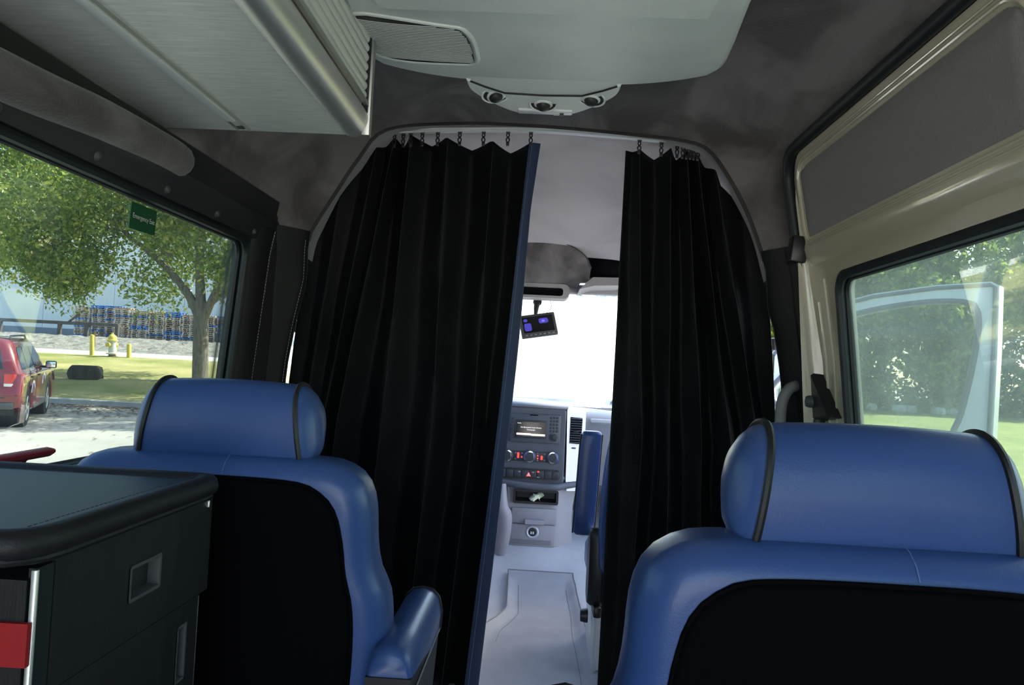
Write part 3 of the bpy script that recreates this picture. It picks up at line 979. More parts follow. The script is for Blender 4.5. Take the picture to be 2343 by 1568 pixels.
def hook_mesh():
    m = MB()
    m.box((0, 0, -0.006), (0.011, 0.007, 0.008), bev=0.002)
    m.tube([(0.0035 * cos(t), 0, -0.0145 + 0.005 * sin(t)) for t in np.linspace(0, 2 * pi, 10)[:-1]], 0.0017, 6, closed=True)
    m.box((0, 0, -0.0205), (0.004, 0.004, 0.006))
    m.tube([(0.0042 * cos(t), 0, -0.0275 + 0.0065 * sin(t)) for t in np.linspace(0, 2 * pi, 10)[:-1]], 0.0018, 6, closed=True)
    m.box((0, 0.001, -0.038), (0.008, 0.004, 0.012), bev=0.001)
    m.v = [(x * 1.3, y * 1.3, z * 1.22) for x, y, z in m.v]
    return m


def make_curtain(root, lines, wave, zbot, ztop, n_v=46, name='cloth'):
    """lines: [(x_top, x_z1, x_bottom)] seam lines left to right; each seam a ridge facing the cabin, a valley between"""
    K = len(lines)
    sub = 14
    cols = []
    for i in range(K - 1):
        for k in range(sub):
            cols.append(i + k / sub)
    cols.append(K - 1)

    def pt(c, v):
        i = min(int(c), K - 2)
        t = c - i
        z0 = ztop(c)
        z = z0 + (zbot - z0) * v
        zz = [zbot, 0.9, 1.90]
        xa = interp(z, zz, [lines[i][2], lines[i][1], lines[i][0]])
        xb = interp(z, zz, [lines[i + 1][2], lines[i + 1][1], lines[i + 1][0]])
        x = xa + (xb - xa) * t
        amp = wave(i, z)
        fold = 1 - abs(2 * t - 1)                     # 0 on the seams, 1 in the valley
        fold = fold ** 0.85
        s = 0.5 - 0.5 * cos(pi * fold)
        y = 2.638 + amp * (0.55 * fold + 0.45 * s)
        y += 0.006 * sin(9 * z + 2.3 * i + 1.4 * t) * sstep(1.8, 1.2, z)
        y += 0.004 * sin(23 * z + 5.1 * i) * sin(pi * t) * sstep(1.8, 1.0, z)
        x += 0.004 * sin(7 * z + 1.7 * i) * sin(pi * t)
        return (x, y, z)
    vs = []
    fs = []
    nc = len(cols)
    for j in range(n_v + 1):
        v = (j / n_v) ** 1.15
        for c in cols:
            vs.append(pt(c, v))
    for j in range(n_v):
        for i in range(nc - 1):
            fs.append((j * nc + i, j * nc + i + 1, (j + 1) * nc + i + 1, (j + 1) * nc + i))
    ob = MB().add(vs, fs).build(name, 'curtain', root, smooth=75, solid=0.003)
    return pt, ob


cl = thing('curtain', (-0.45, 2.65, 0.02), 'long black pleated curtain with blue edge band, drawn behind the left seat', 'curtain', 'cab curtains')
LL = [(-0.790, -0.872, -0.885), (-0.700, -0.800, -0.835), (-0.600, -0.738, -0.80), (-0.545, -0.690, -0.745), (-0.489, -0.534, -0.60), (-0.362, -0.362, -0.42), (-0.205, -0.224, -0.285), (-0.078, -0.138, -0.205)]
LAMP = [0.020, 0.025, 0.035, 0.055, 0.050, 0.060, 0.055, 0.03]


def ztl(c):
    i = min(int(c), len(LL) - 2); t = c - i
    x = LL[i][0] + (LL[i + 1][0] - LL[i][0]) * t
    base = interp(x, [-0.80, -0.785, -0.70, -0.60, -0.555, -0.49], [1.43, 1.56, 1.765, 1.864, 1.898, 1.908])
    dip = 0.024 * (1 - abs(2 * t - 1)) ** 0.8 if i >= 3 else 0.006 * sin(pi * t)
    return base - dip - (0.010 if i >= 5 else 0.0) * (i - 4) * 0.6


pt, lc = make_curtain(cl, LL, lambda i, z: LAMP[i] * (1.0 + 0.25 * sstep(1.2, 0.2, z)), 0.02, ztl)
for i in range(1, 7):
    v = np.linspace(0.004, 0.995, 60)
    MB().tube([(p[0], p[1] - 0.0024, p[2]) for p in (pt(i, t) for t in v)], 0.0008, 4).build('seam_stitch', 'stitch_seam', lc)
# blue band on the opening edge
edge = [pt(7, v) for v in np.linspace(0, 1, 40)]
RE = [(0.06, -0.159), (0.422, -0.134), (0.745, -0.114), (1.041, -0.092), (1.25, -0.081), (1.669, -0.066), (1.91, -0.042)]
bb = MB()
rows = []
for p in edge:
    xe = interp(p[2], [a for a, b in RE], [b for a, b in RE])
    w = xe - p[0]
    rows.append([(p[0] - 0.004, p[1] - 0.0030, p[2]), (p[0] + w * 0.35, p[1] - 0.004, p[2]), (xe - 0.003, p[1] + 0.001, p[2]), (xe, p[1] + 0.006, p[2]), (xe - 0.004, p[1] + 0.010, p[2]), (p[0] - 0.004, p[1] + 0.006, p[2])])
bb.loft(rows).build('edge_band', 'curtain_blue', cl, smooth=60)
MB().tube([(r[1][0] - 0.006, r[1][1] - 0.0012, r[1][2]) for r in rows], 0.0008, 4).build('seam_stitch', 'stitch_blue', lc)
hk = None
for x in (-0.542, -0.512, -0.486, -0.447, -0.394, -0.319, -0.238, -0.155, -0.077):
    if hk is None:
        hk = hook_mesh().build('hook', 'plastic_black', cl, local=True); h = hk
    else:
        h = hk.copy(); COL.objects.link(h)
    h.location = Vector((x, 2.622, rail_z(x))) - ORIGIN[cl.name]

c2 = thing('curtain', (0.45, 2.65, 0.02), 'black pleated curtain bunched up behind the right seat, shorter gathered top', 'curtain', 'cab curtains')
RL = [(0.247, 0.240, 0.236), (0.292, 0.345, 0.330), (0.398, 0.436, 0.450), (0.452, 0.545, 0.565), (0.485, 0.640, 0.670), (0.535, 0.735, 0.760), (0.70, 0.792, 0.80)]
RAMP = [0.020, 0.050, 0.045, 0.055, 0.045, 0.030]


def ztr(c):
    i = min(int(c), len(RL) - 2); t = c - i
    x = RL[i][0] + (RL[i + 1][0] - RL[i][0]) * t
    base = interp(x, [0.24, 0.40, 0.45, 0.5349, 0.5352, 0.60, 0.66, 0.705], [1.886, 1.898, 1.890, 1.888, 1.79, 1.735, 1.655, 1.53])
    dip = 0.026 * (1 - abs(2 * t - 1)) ** 0.8 if i in (1, 2) else 0.004
    return base - dip


pt2, rc = make_curtain(c2, RL, lambda i, z: RAMP[i] * (1.0 + 0.2 * sstep(1.2, 0.2, z)), 0.02, ztr)
for i in range(1, 6):
    MB().tube([(p[0], p[1] - 0.0024, p[2]) for p in (pt2(i, t) for t in np.linspace(0.004, 0.995, 60))], 0.0008, 4).build('seam_stitch', 'stitch_seam', rc)
for x in (0.290, 0.364, 0.417, 0.436, 0.449, 0.463, 0.474, 0.487):
    h = hk.copy(); COL.objects.link(h); h.parent = c2
    h.location = Vector((x, 2.622, rail_z(x))) - ORIGIN[c2.name]

# --- rear cabin armchairs
HS = [(0.004, 0.008), (0.012, -0.005), (0.040, -0.009), (0.070, -0.004), (0.100, 0.028), (0.121, 0.064), (0.121, 0.094), (0.100, 0.118), (0.070, 0.128), (0.040, 0.126), (0.017, 0.111), (0.005, 0.086), (0.000, 0.045)]


def make_seat(label, loc):
    s = thing('captain_seat', (0, 0, 0), label, 'seat', 'rear cabin seats')
    # local frame: x across, y forwards, z up; back of the backrest at y = 0 near the shoulders
    tilt = lambda p: Vector((p.x, p.y - 0.10 * (p.z - 0.70) - 0.02, p.z))
    half = [(0.0, 0.953), (0.16, 0.953), (0.215, 0.944), (0.248, 0.918), (0.262, 0.875), (0.266, 0.81), (0.274, 0.765), (0.292, 0.725), (0.298, 0.66), (0.292, 0.56), (0.275, 0.46), (0.25, 0.40), (0.0, 0.39)]
    left = [(-x, z) for x, z in half[-2:0:-1]]
    outl = resample(catmull(half + left, 6, True), 96, True)
    pillow(MB(), outl, 0.0, 0.135, 0.045, tilt, 7).build('backrest', 'vinyl_blue', s, smooth=70)
    hp = [(0.0, 0.919), (0.135, 0.916), (0.180, 0.902), (0.208, 0.872), (0.222, 0.82), (0.228, 0.77), (0.240, 0.72), (0.244, 0.66), (0.240, 0.57), (0.228, 0.48), (0.205, 0.43), (0.0, 0.425)]
    op = resample(catmull(hp + [(-x, z) for x, z in hp[-2:0:-1]], 6, True), 96, True)
    bp_ = pillow(MB(), op, -0.008, 0.05, 0.012, tilt, 4).build('back_panel', 'seat_black', s, smooth=60)
    MB().tube([tilt(Vector((x, -0.002, z))) for x, z in offset_poly(op, -0.001)], 0.003, 6, closed=True).build('piping', 'seat_black', bp_)
    MB().tube([tilt(Vector((0.02, y, z))) + Vector((0, -0.0008, 0.0008)) for y, z in ((0.002, 0.924), (0.012, 0.938), (0.03, 0.95), (0.045, 0.9535), (0.09, 0.9535))], 0.0008, 5).build('seam', 'stitch_blue', s)
    # headrest roll: narrower at the top, ends closed with padded caps
    sec = resample(catmull(HS, 5, True), 48, True)
    hy, hz = -0.014, 0.946

    def hw(z): return 0.1375 - 0.15 * max(z, 0.0)

    def hsag(u, z): return 0.004 * (1 - u * u)
    rings = []
    for u in np.linspace(-1, 1, 15):
        rings.append([(u * hw(z), hy + y, hz + z + 0.004 * (1 - u * u)) for y, z in sec])
    hr = MB().loft(rings, True, False).build('headrest', 'vinyl_blue', s, smooth=70)
    cy_, cz_ = 0.062, 0.060
    for sg in (-1, 1):
        er = []
        for f, o in ((1.0, 0.0), (0.94, 0.009), (0.82, 0.018), (0.62, 0.026), (0.35, 0.0305), (0.1, 0.032)):
            er.append([(sg * (hw(cz_ + (z - cz_) * f) + o), hy + cy_ + (y - cy_) * f, hz + cz_ + (z - cz_) * f) for y, z in sec])
        MB().loft(er, True, True).build('end_cap', 'vinyl_blue', hr, smooth=70)
        MB().tube([(sg * (hw(z) + 0.001), hy + cy_ + (y - cy_) * 1.015, hz + cz_ + (z - cz_) * 1.015) for y, z in sec], 0.0045, 8, closed=True).build('piping', 'piping', hr)
    # cushion, base
    cu = resample(catmull([(-0.25, 0.04), (0.25, 0.04), (0.265, 0.30), (0.25, 0.52), (0.18, 0.56), (-0.18, 0.56), (-0.25, 0.52), (-0.265, 0.30)], 6, True), 60, True)
    m = MB()
    rg = []
    for d, z in ((0.03, 0.34), (0.005, 0.36), (0.0, 0.42), (0.012, 0.45), (0.04, 0.468)):
        rg.append([(x, y, z) for x, y in offset_poly(cu, d)])
    m.loft(rg)
    m.build('seat_cushion', 'vinyl_blue', s, smooth=60)
    m = MB()
    m.box((0, 0.27, 0.17), (0.30, 0.32, 0.34), bev=0.02)
    m.box((0, 0.27, 0.012), (0.42, 0.42, 0.024), bev=0.01)
    m.build('pedestal', 'plastic_black', s)
    # armrests: padded top, black underside
    for sg in (-1, 1):
        ax = sg * 0.317
        w = 0.038
        pr_ = [(-w, -0.046), (-w - 0.002, -0.008), (-w + 0.005, 0.018), (-w + 0.018, 0.032), (0.0, 0.037), (w - 0.018, 0.032), (w - 0.005, 0.018), (w + 0.002, -0.008), (w, -0.046)]
        y0, y1 = -0.055, 0.325
        rings = []
        for y, f, dz in ((y0, 0.80, -0.006), (y0 + 0.006, 0.93, -0.002), (y0 + 0.02, 1, 0), (0.05, 1, 0), (0.2, 1, 0), (y1 - 0.05, 1.0, 0), (y1 - 0.018, 0.98, -0.001), (y1 - 0.004, 0.86, -0.006), (y1, 0.6, -0.012)):
            rings.append([(ax + x * f, y, 0.628 + dz + max(z, -0.008 if y < 0.0 else -0.020 if y < 0.1 else -0.046) * f) for x, z in pr_])
        ar = MB().loft(rings).build('armrest', 'vinyl_blue', s, smooth=60)
        m = MB()
        lo = [(ax - w * 0.98, 0.584), (ax + w * 0.98, 0.584), (ax + w * 0.80, 0.44), (ax - w * 0.80, 0.44)]
        m.loft([[(x, y, z + (0.034 if y < 0.0 else 0.024 if y < 0.15 else 0.0) * (1 if z > 0.5 else 0) + (0.03 if y > 0.15 and z < 0.5 else 0)) for x, z in lo] for y in (y0 - 0.004, -0.01, 0.05, 0.2, y1 - 0.03)])
        m.build('armrest_underside', 'piping', ar, smooth=30)
        ep = [(ax + x * 1.01, y1 - 0.022, 0.628 + z * 1.01) for x, z in pr_]
        MB().tube(ep, 0.0028, 6).build('piping', 'piping', ar)
        sp_ = [(ax + sg * -0.002 + (w + 0.0015) * s2, y, 0.583) for s2 in (-1, 1) for y in ((y0 + 0.01, y1 - 0.02) if s2 < 0 else (y1 - 0.02, y0 + 0.01))]
        MB().tube(sp_, 0.0028, 6).build('piping', 'piping', ar)
        m = MB()
        m.box((ax - sg * 0.03, 0.06, 0.58), (0.05, 0.06, 0.05), bev=0.01)
        m.build('armrest_bracket', 'plastic_black', s)
    s.location = loc
    ORIGIN[s.name] = Vector(loc)
    return s


make_seat('blue vinyl captain seat with black back panel standing behind the cabinet', (-0.538, 1.315, 0.0))
make_seat('nearest blue vinyl captain seat with black back panel beside the sliding door', (0.374, 0.858, 0.0))

# --- cabinet at the left with padded worktop
cb = thing('galley_cabinet', (-0.70, 0.95, 0.0), 'dark wood-grain galley cabinet with red stripe beside the left wall', 'cabinet')
m = MB()
m.box((-0.703, 0.948, 0.45), (0.405, 0.375, 0.86))
m.build('carcass', 'cabinet_wood', cb)
# upper drawer front, lower door on the aisle side
dpoly = [(0.790, 0.768), (1.168, 0.768), (1.168, 0.906), (0.790, 0.906)]
hp1 = rrect(0.938, 1.013, 0.815, 0.856, 0.002, 2)
d1 = MB()
plate(d1, dpoly, [hp1], lambda a, b: (-0.486, a, b), 0.1)
d1.loft([[(-0.486, y, z) for y, z in dpoly], [(-0.499, y, z) for y, z in dpoly]], True, False)
dw = d1.build('drawer_front', 'cabinet_wood', cb)
m = MB()
m.loft([[(-0.4845, y, z) for y, z in offset_poly(hp1, -0.002)], [(-0.4845, y, z) for y, z in offset_poly(hp1, 0.0025)]], True, False)
m.loft([[(-0.4845, y, z) for y, z in offset_poly(hp1, 0.0025)], [(-0.500, y, z) for y, z in offset_poly(hp1, 0.0035)]], True, False)
m.build('recessed_pull', 'plastic_dark', dw)
MB().add([(-0.500, y, z) for y, z in hp1], [tuple(range(len(hp1)))]).build('pull_well', 'plastic_black', dw)
lpoly = [(0.790, 0.05), (1.140, 0.05), (1.140, 0.7672), (0.790, 0.7672)]
hp2 = rrect(1.078, 1.103, 0.662, 0.738, 0.002, 2)
d2_ = MB()
plate(d2_, lpoly, [hp2], lambda a, b: (-0.4862, a, b), 0.15)
d2_.loft([[(-0.4862, y, z) for y, z in lpoly], [(-0.499, y, z) for y, z in lpoly]], True, False)
dl = d2_.build('cabinet_door', 'cabinet_wood', cb)
m = MB()
m.loft([[(-0.4850, y, z) for y, z in offset_poly(hp2, -0.002)], [(-0.4850, y, z) for y, z in offset_poly(hp2, 0.002)]], True, False)
m.loft([[(-0.4850, y, z) for y, z in offset_poly(hp2, 0.002)], [(-0.500, y, z) for y, z in offset_poly(hp2, 0.003)]], True, False)
m.build('recessed_pull', 'plastic_dark', dl)
MB().add([(-0.500, y, z) for y, z in hp2], [tuple(range(len(hp2)))]).build('pull_well', 'plastic_black', dl)
MB().box((-0.4895, 1.1435, 0.40), (0.004, 0.004, 0.73), bev=0.001).build('edge_trim', 'alu', cb)
MB().box((-0.4845, 1.150, 0.898), (0.004, 0.004, 0.010), bev=0.001).build('edge_trim', 'alu', cb)
# near corner: black gasket, bright edge profile, near-side front with red strip
MB().box((-0.4915, 0.774, 0.46), (0.008, 0.028, 0.88)).build('gasket', 'rubber', cb)
MB().box((-0.4865, 0.7565, 0.46), (0.006, 0.006, 0.88), bev=0.0015).build('edge_trim', 'alu', cb)
MB().box((-0.694, 0.757, 0.46), (0.405, 0.010, 0.86)).build('front_panel', 'cabinet_wood', cb)
m = MB()
m.box((-0.690, 0.7490, 0.829), (0.412, 0.006, 0.042))
m.build('red_stripe', 'red_strip', cb)

wt = thing('worktop', (-0.70, 0.95, 0.91), 'blue-grey cabinet worktop with thick black padded vinyl edge', 'worktop')
wo_ = rrect(-0.905, -0.492, 0.738, 1.158, (0.02, 0.02, 0.02, 0.035), 8)
m = MB()
m.loft([[(x, y, 0.918) for x, y in wo_], [(x, y, 0.936) for x, y in wo_]])
m.build('top', 'counter', wt, smooth=30)
m = MB()
pth = [(-0.905, 1.150), (-0.500, 1.150), (-0.486, 1.145), (-0.480, 1.13), (-0.480, 0.775), (-0.484, 0.750), (-0.497, 0.734), (-0.52, 0.729), (-0.905, 0.729)]
pth = resample(pth, 90)
m.tube([(x, y, 0.928) for x, y in pth], 0.0165, 12, flat=0.95)
ed = m.build('padded_edge', 'vinyl_black', wt, smooth=60)
MB().tube([(x + (0.006 if x > -0.49 else 0), y - (0.006 if y < 0.735 else 0), 0.9125) for x, y in pth], 0.0045, 8).build('piping', 'piping', ed)
dashes(MB(), [(-0.500, y, 0.9405) for y in np.linspace(0.76, 1.13, 12)], 0.006, 0.003, 0.0005).build('stitching', 'stitch_dim', ed)
for q in (0.020, 0.034):
    MB().tube([(-0.497 - q, 0.729 + 0.0168 * cos(a), 0.928 + 0.0162 * sin(a)) for a in np.linspace(radians(60), radians(290), 14)], 0.0009, 5).build('stitching', 'stitch_dim', ed)

# --- small fittings on the right pillar
bb_ = thing('belt_guide', (0.745, 2.345, 1.50), 'small black plastic box high on the right pillar', 'belt guide')
m = MB()
m.box((0.737, 2.330, 1.517), (0.046, 0.05, 0.078), rot=(0, radians(6), 0), bev=0.006)
m.build('housing', 'plastic_black', bb_)
tr = thing('latch_cover', (0.80, 2.29, 1.03), 'black angular latch cover with round knob beside the sliding door window', 'cover')
m = MB()
tp = [(2.190, 1.035), (2.33, 1.018), (2.375, 1.05), (2.375, 1.165), (2.335, 1.173)]
m.loft([[(xr(z) - 0.034, y, z) for y, z in offset_poly(tp, 0.006)], [(xr(z) - 0.026, y, z) for y, z in tp], [(xr(z) + 0.01, y, z) for y, z in offset_poly(tp, -0.004)]])
m.build('cover', 'plastic_black', tr, smooth=30)
MB().lathe([(0.001, 0.016), (0.014, 0.014), (0.018, 0.006), (0.019, -0.006)], 18, (0.788, 2.322, 1.072), Matrix.Rotation(radians(-90), 4, 'Y')).build('knob', 'plastic_dark', tr)
MB().box((0.812, 2.318, 0.93), (0.03, 0.04, 0.19), bev=0.006).build('lower_post', 'plastic_black', tr)
gh = thing('grab_handle', (0.77, 2.47, 0.85), 'grey curved grab handle on the right pillar by the curtain', 'grab handle')
m = MB()
gp = catmull([(0.800, 2.440, 1.112), (0.782, 2.425, 1.116), (0.757, 2.42, 1.105), (0.740, 2.42, 1.075), (0.7335, 2.42, 1.03), (0.735, 2.42, 0.95), (0.738, 2.42, 0.88), (0.748, 2.42, 0.83), (0.78, 2.43, 0.81), (0.80, 2.44, 0.81)], 5)
m.tube(gp, 0.017, 12)
m.build('grip', 'grey_handle', gh, smooth=60)
MB().box((0.795, 2.445, 1.108), (0.03, 0.03, 0.045), bev=0.008).build('mount', 'grey_handle', gh)
MB().box((0.80, 2.445, 0.81), (0.03, 0.03, 0.045), bev=0.008).build('mount', 'grey_handle', gh)
# cab seat belts seen in the slits beside the curtains
for s, x, lab in ((-1, -0.893, 'left'), (1, 0.818, 'right')):
    b_ = thing('seat_belt', (x, 2.80, 1.0), 'black cab seat belt and anchor in the slit beside the %s curtain' % lab, 'seat belt', 'cab seat belts')
    MB().box((x - s * 0.004, 2.80, 1.235 if s < 0 else 1.258), (0.026, 0.05, 0.042), bev=0.006).build('anchor', 'plastic_black', b_)
    MB().box((x - s * 0.004, 2.81, 0.78), (0.004, 0.046, 0.88)).build('strap', 'piping', b_)
    m = MB()
    m.tube([(x - s * 0.012, 2.775, 1.20 + (0 if s < 0 else -0.045)), (x - s * 0.012, 2.775, 1.165 + (0 if s < 0 else -0.035))], 0.006, 8)
    m.build('guide', 'chrome', b_)
# ================================================================== the cab
# --- overhead console above the windscreen
oc = thing('trim_11', (-0.03, 3.6, 1.54), 'suede covered overhead console bulge with black mesh tray above the windscreen', kind='structure')
top = resample(catmull([(-0.27, 3.56, 1.60), (-0.24, 3.50, 1.645), (-0.15, 3.455, 1.690), (-0.03, 3.44, 1.702), (0.075, 3.455, 1.692), (0.165, 3.50, 1.650), (0.20, 3.56, 1.60)], 6), 36)
mid = [(x * 0.98, y + 0.05, z - 0.055) for x, y, z in top]
lowr = resample(catmull([(-0.225, 3.70, 1.545), (-0.20, 3.66, 1.552), (-0.13, 3.635, 1.553), (-0.03, 3.63, 1.553), (0.07, 3.635, 1.553), (0.14, 3.66, 1.552), (0.160, 3.70, 1.545)], 6), 36)
end = [(x * 0.95, y + 0.10, 1.535) for x, y, z in lowr]
back = [(x, y + 0.14, 1.62) for x, y, z in top]
m = MB()
m.loft([back, top, mid, lowr, end], closed=False)
m.build('padded_body', 'suede', oc, smooth=60)
MB().tube([(x, y - 0.002, z) for x, y, z in top], 0.0035, 6).build('piping', 'suede_dark', oc)
tr_ = MB()
tro = rrect(-0.185, 0.113, 1.470, 1.538, 0.028)
tri = rrect(-0.17, 0.082, 1.482, 1.520, 0.014)
plate(tr_, tro, [tri], lambda a, b: (a, 3.70 + 0.5 * (1.538 - b) * 0.3, b), 0.1)
tr_.loft([[(x, 3.70 + 0.15 * (1.538 - z), z) for x, z in tro], [(x, 3.86, z) for x, z in tro]], True, False)
tr_.loft([[(x, 3.70 + 0.15 * (1.538 - z), z) for x, z in tri], [(x, 3.73, z) for x, z in tri]], True, False)
ty = tr_.build('tray', 'liner_grey', oc, smooth=40)
MB().add([(x, 3.728, z) for x, z in tri], [tuple(range(len(tri)))]).build('mesh_insert', 'felt_black', ty)
# storage pockets either side; a flat black sheet paints the shade inside
for sg, lab in ((1, 'right'), (-1, 'left')):
    sp_ = thing('trim_12' if sg > 0 else 'trim_13', (-0.03 + sg * 0.42, 3.7, 1.56), 'roof storage pocket %s of the overhead console, shade inside painted as a black sheet' % lab, kind='structure')
    m = MB()
    x0, x1 = (0.165, 0.66) if sg > 0 else (-0.72, -0.23)
    m.add([(x0, 3.62, 1.567), (x1, 3.62, 1.567), (x1, 3.56, 1.640), (x0, 3.56, 1.648)], [(0, 1, 2, 3)])
    m.build('lining', 'felt_black', sp_, solid=0.004)
    m = MB()
    if sg > 0:
        lip = [(x0 - 0.01, 1.508), (x0 + 0.02, 1.540), (x0 + 0.05, 1.566), (x1, 1.578), (x1, 1.548), (x0 + 0.20, 1.543), (x0 + 0.17, 1.533), (x0 + 0.06, 1.527)]
    else:
        lip = [(x1 + 0.01, 1.508), (x1 - 0.02, 1.540), (x1 - 0.05, 1.566), (x0, 1.578), (x0, 1.548), (x1 - 0.20, 1.543), (x1 - 0.17, 1.533), (x1 - 0.06, 1.527)]
    m.prism(lip, 3.60, 3.88, 'y')
    m.build('front_lip', 'liner_grey', sp_, smooth=40)

# --- rear view monitor hanging on the windscreen
mo = thing('monitor', (-0.03, 3.85, 1.33), 'small tilted black monitor hanging from the windscreen', 'monitor')
mrot = Matrix.Rotation(radians(-13.5), 4, 'Y') @ Matrix.Rotation(radians(-22), 4, 'X') @ Matrix.Rotation(radians(8), 4, 'Z')
mc = Vector((-0.030, 3.85, 1.345))


def mpt(x, y, z): return mc + mrot @ Vector((x, y, z))


mmat = Matrix.Translation(mc) @ mrot
m = MB()
m.box((0, 0, 0), (0.180, 0.022, 0.122), bev=0.005)
m.v = [tuple(mmat @ Vector(v)) for v in m.v]
bod = m.build('case', 'plastic_dark', mo)
m = MB()
m.add([mpt(-0.076, -0.0115, -0.040), mpt(0.076, -0.0115, -0.040), mpt(0.076, -0.0115, 0.046), mpt(-0.076, -0.0115, 0.046)], [(0, 1, 2, 3)])
scn = m.build('screen', 'screen_black', mo)
for (x0, x1, z0, z1, mt) in ((-0.07, -0.035, -0.03, 0.012, 'screen_purple'), (0.005, 0.052, 0.004, 0.032, 'screen_purple'), (0.018, 0.036, 0.010, 0.024, 'screen_purple_light'), (-0.07, -0.05, 0.02, 0.036, 'screen_purple')):
    q = resample(rrect(x0, x1, z0, z1, 0.007), 16, True)
    MB().add([mpt(x, -0.0120, z) for x, z in q], [tuple(range(16))]).build('screen_image', mt, scn)
for k in range(7):
    m = MB()
    m.box((0, 0, 0), (0.010, 0.004, 0.005), bev=0.001)
    m.v = [tuple(mpt(-0.065 + 0.022 * k + v[0], -0.0115 + v[1], -0.053 + v[2])) for v in m.v]
    m.build('button', 'liner_grey', mo)
m = MB()
m.tube([(-0.045, 3.862, 1.40), (-0.044, 3.868, 1.43), (-0.040, 3.885, 1.462)], [0.009, 0.013, 0.016], 10)
m.tube([(-0.040, 3.88, 1.462), (-0.038, 3.90, 1.475)], [0.022, 0.022], 12)
m.build('mount', 'plastic_black', mo)
MB().tube(catmull([(0.01, 3.86, 1.41), (0.03, 3.87, 1.44), (0.02, 3.90, 1.49)], 5), 0.0018, 5).build('cable', 'plastic_dark', mo)

# --- dashboard
da = thing('dashboard', (-0.03, 4.5, 0.5), 'wide grey dashboard with centre stack, radio, climate knobs and lower console', 'dashboard')
m = MB()
prof = [(4.20, 0.56), (4.17, 0.70), (4.165, 0.84), (4.19, 0.905), (4.26, 0.935), (4.45, 0.945), (4.97, 0.90), (4.97, 0.50), (4.5, 0.45)]
m.loft([[(x, y, z - 0.035 * abs((x + 0.03) / 0.85) ** 2) for y, z in prof] for x in (-0.90, -0.6, -0.25, -0.19)], True, True)
m.build('upper_dash', 'dash_mid', da, smooth=50)
m = MB()
m.loft([[(x, y, z - 0.045 * abs((x + 0.03) / 0.85) ** 2 - 0.02) for y, z in prof] for x in (0.235, 0.27, 0.5, 0.84)], True, True)
m.build('upper_dash', 'dash_mid', da, smooth=50)
MB().box((0.55, 4.172, 0.872), (0.56, 0.012, 0.020), bev=0.004).build('silver_line', 'silver_trim', da)
# centre stack
m = MB()
stk = rrect(-0.200, 0.140, 0.520, 0.930, (0.02, 0.02, 0.03, 0.03))
m.loft([[(x, 4.112, z) for x, z in offset_poly(stk, 0.006)], [(x, 4.118, z) for x, z in stk], [(x, 4.45, z + 0.012) for x, z in stk]])
stack = m.build('centre_stack', 'dash_dark', da, smooth=40)
m = MB()
m.loft([[(-0.205, 4.118, 0.927), (0.145, 4.118, 0.927)], [(-0.205, 4.105, 0.936), (0.147, 4.105, 0.932)], [(-0.205, 4.14, 0.950), (0.150, 4.14, 0.944)], [(-0.205, 4.45, 0.955), (0.17, 4.45, 0.95)]], closed=False)
m.build('stack_brow', 'dash_mid', da, smooth=60, solid=0.004)
# silver side wing with vent
m = MB()
wing = [(0.143, 0.935), (0.150, 0.70), (0.152, 0.56), (0.160, 0.50), (0.245, 0.50), (0.245, 0.925)]
m.loft([[(x, 4.118 + (x - 0.143) * 0.45, z) for x, z in wing], [(x, 4.40, z) for x, z in wing]])
wg = m.build('side_wing', 'silver_trim', da, smooth=30)
vo = [(0.164, 0.888), (0.226, 0.882), (0.224, 0.748), (0.163, 0.750)]
m = MB()
m.prism(vo, 4.125, 4.16, 'y')
vn = m.build('air_vent', 'felt_black', da)
for k in range(11):
    z = 0.757 + 0.0125 * k
    MB().box((0.194, 4.128, z), (0.060, 0.014, 0.0035), rot=(radians(20), 0, 0)).build('vane', 'dash_dark', vn)
MB().box((0.192, 4.117, 0.815), (0.03, 0.012, 0.010), bev=0.003).build('vane_tab', 'plastic_black', vn)
MB().box((0.187, 4.135, 0.725), (0.022, 0.012, 0.007), bev=0.002).build('vent_wheel', 'dash_dark', wg)
# radio
rd = MB().box((-0.019, 4.106, 0.820), (0.262, 0.016, 0.150), bev=0.006).build('radio', 'radio_face', da)
MB().box((-0.042, 4.097, 0.815), (0.170, 0.008, 0.095), bev=0.004).build('screen_bezel', 'key_black', rd)
MB().box((-0.042, 4.0925, 0.815), (0.150, 0.003, 0.074)).build('screen', 'screen_black', rd)
FY = Matrix(((1, 0, 0, 0), (0, 0, -1, 0), (0, 1, 0, 0), (0, 0, 0, 1)))


def front_text(txt, x, z, size, mat, par, y=4.0905):
    return text_mesh('lettering', txt, size, mat, par, Matrix.Translation((x, y, z)) @ FY)


front_text('No Bluetooth Audio Device', -0.042, 0.824, 0.0095, 'screen_text', rd)
front_text('Connected', -0.042, 0.812, 0.0095, 'screen_text', rd)
front_text('Audio', -0.104, 0.845, 0.0085, 'screen_text', rd)
front_text('Phone', -0.040, 0.845, 0.0085, 'key_black', rd)
front_text('System', 0.014, 0.845, 0.0085, 'key_black', rd)
MB().box((-0.079, 4.0905, 0.789), (0.075, 0.001, 0.010)).build('screen_bar', 'screen_bar_a', rd)
MB().box((-0.004, 4.0905, 0.787), (0.073, 0.001, 0.010)).build('screen_bar', 'screen_bar_b', rd)
for r in range(5):
    for c in range(3):
        MB().box((0.062 + 0.016 * c, 4.0975, 0.880 - 0.0175 * r), (0.0115, 0.004, 0.0115), bev=0.0015).build('key', 'key_black', rd)
for r in range(5):
    MB().box((-0.140, 4.0975, 0.868 - 0.0175 * r), (0.012, 0.004, 0.0115), bev=0.0015).build('key', 'key_black', rd)
MB().box((-0.030, 4.0975, 0.889), (0.042, 0.003, 0.006), bev=0.001).build('disc_slot', 'felt_black', rd)
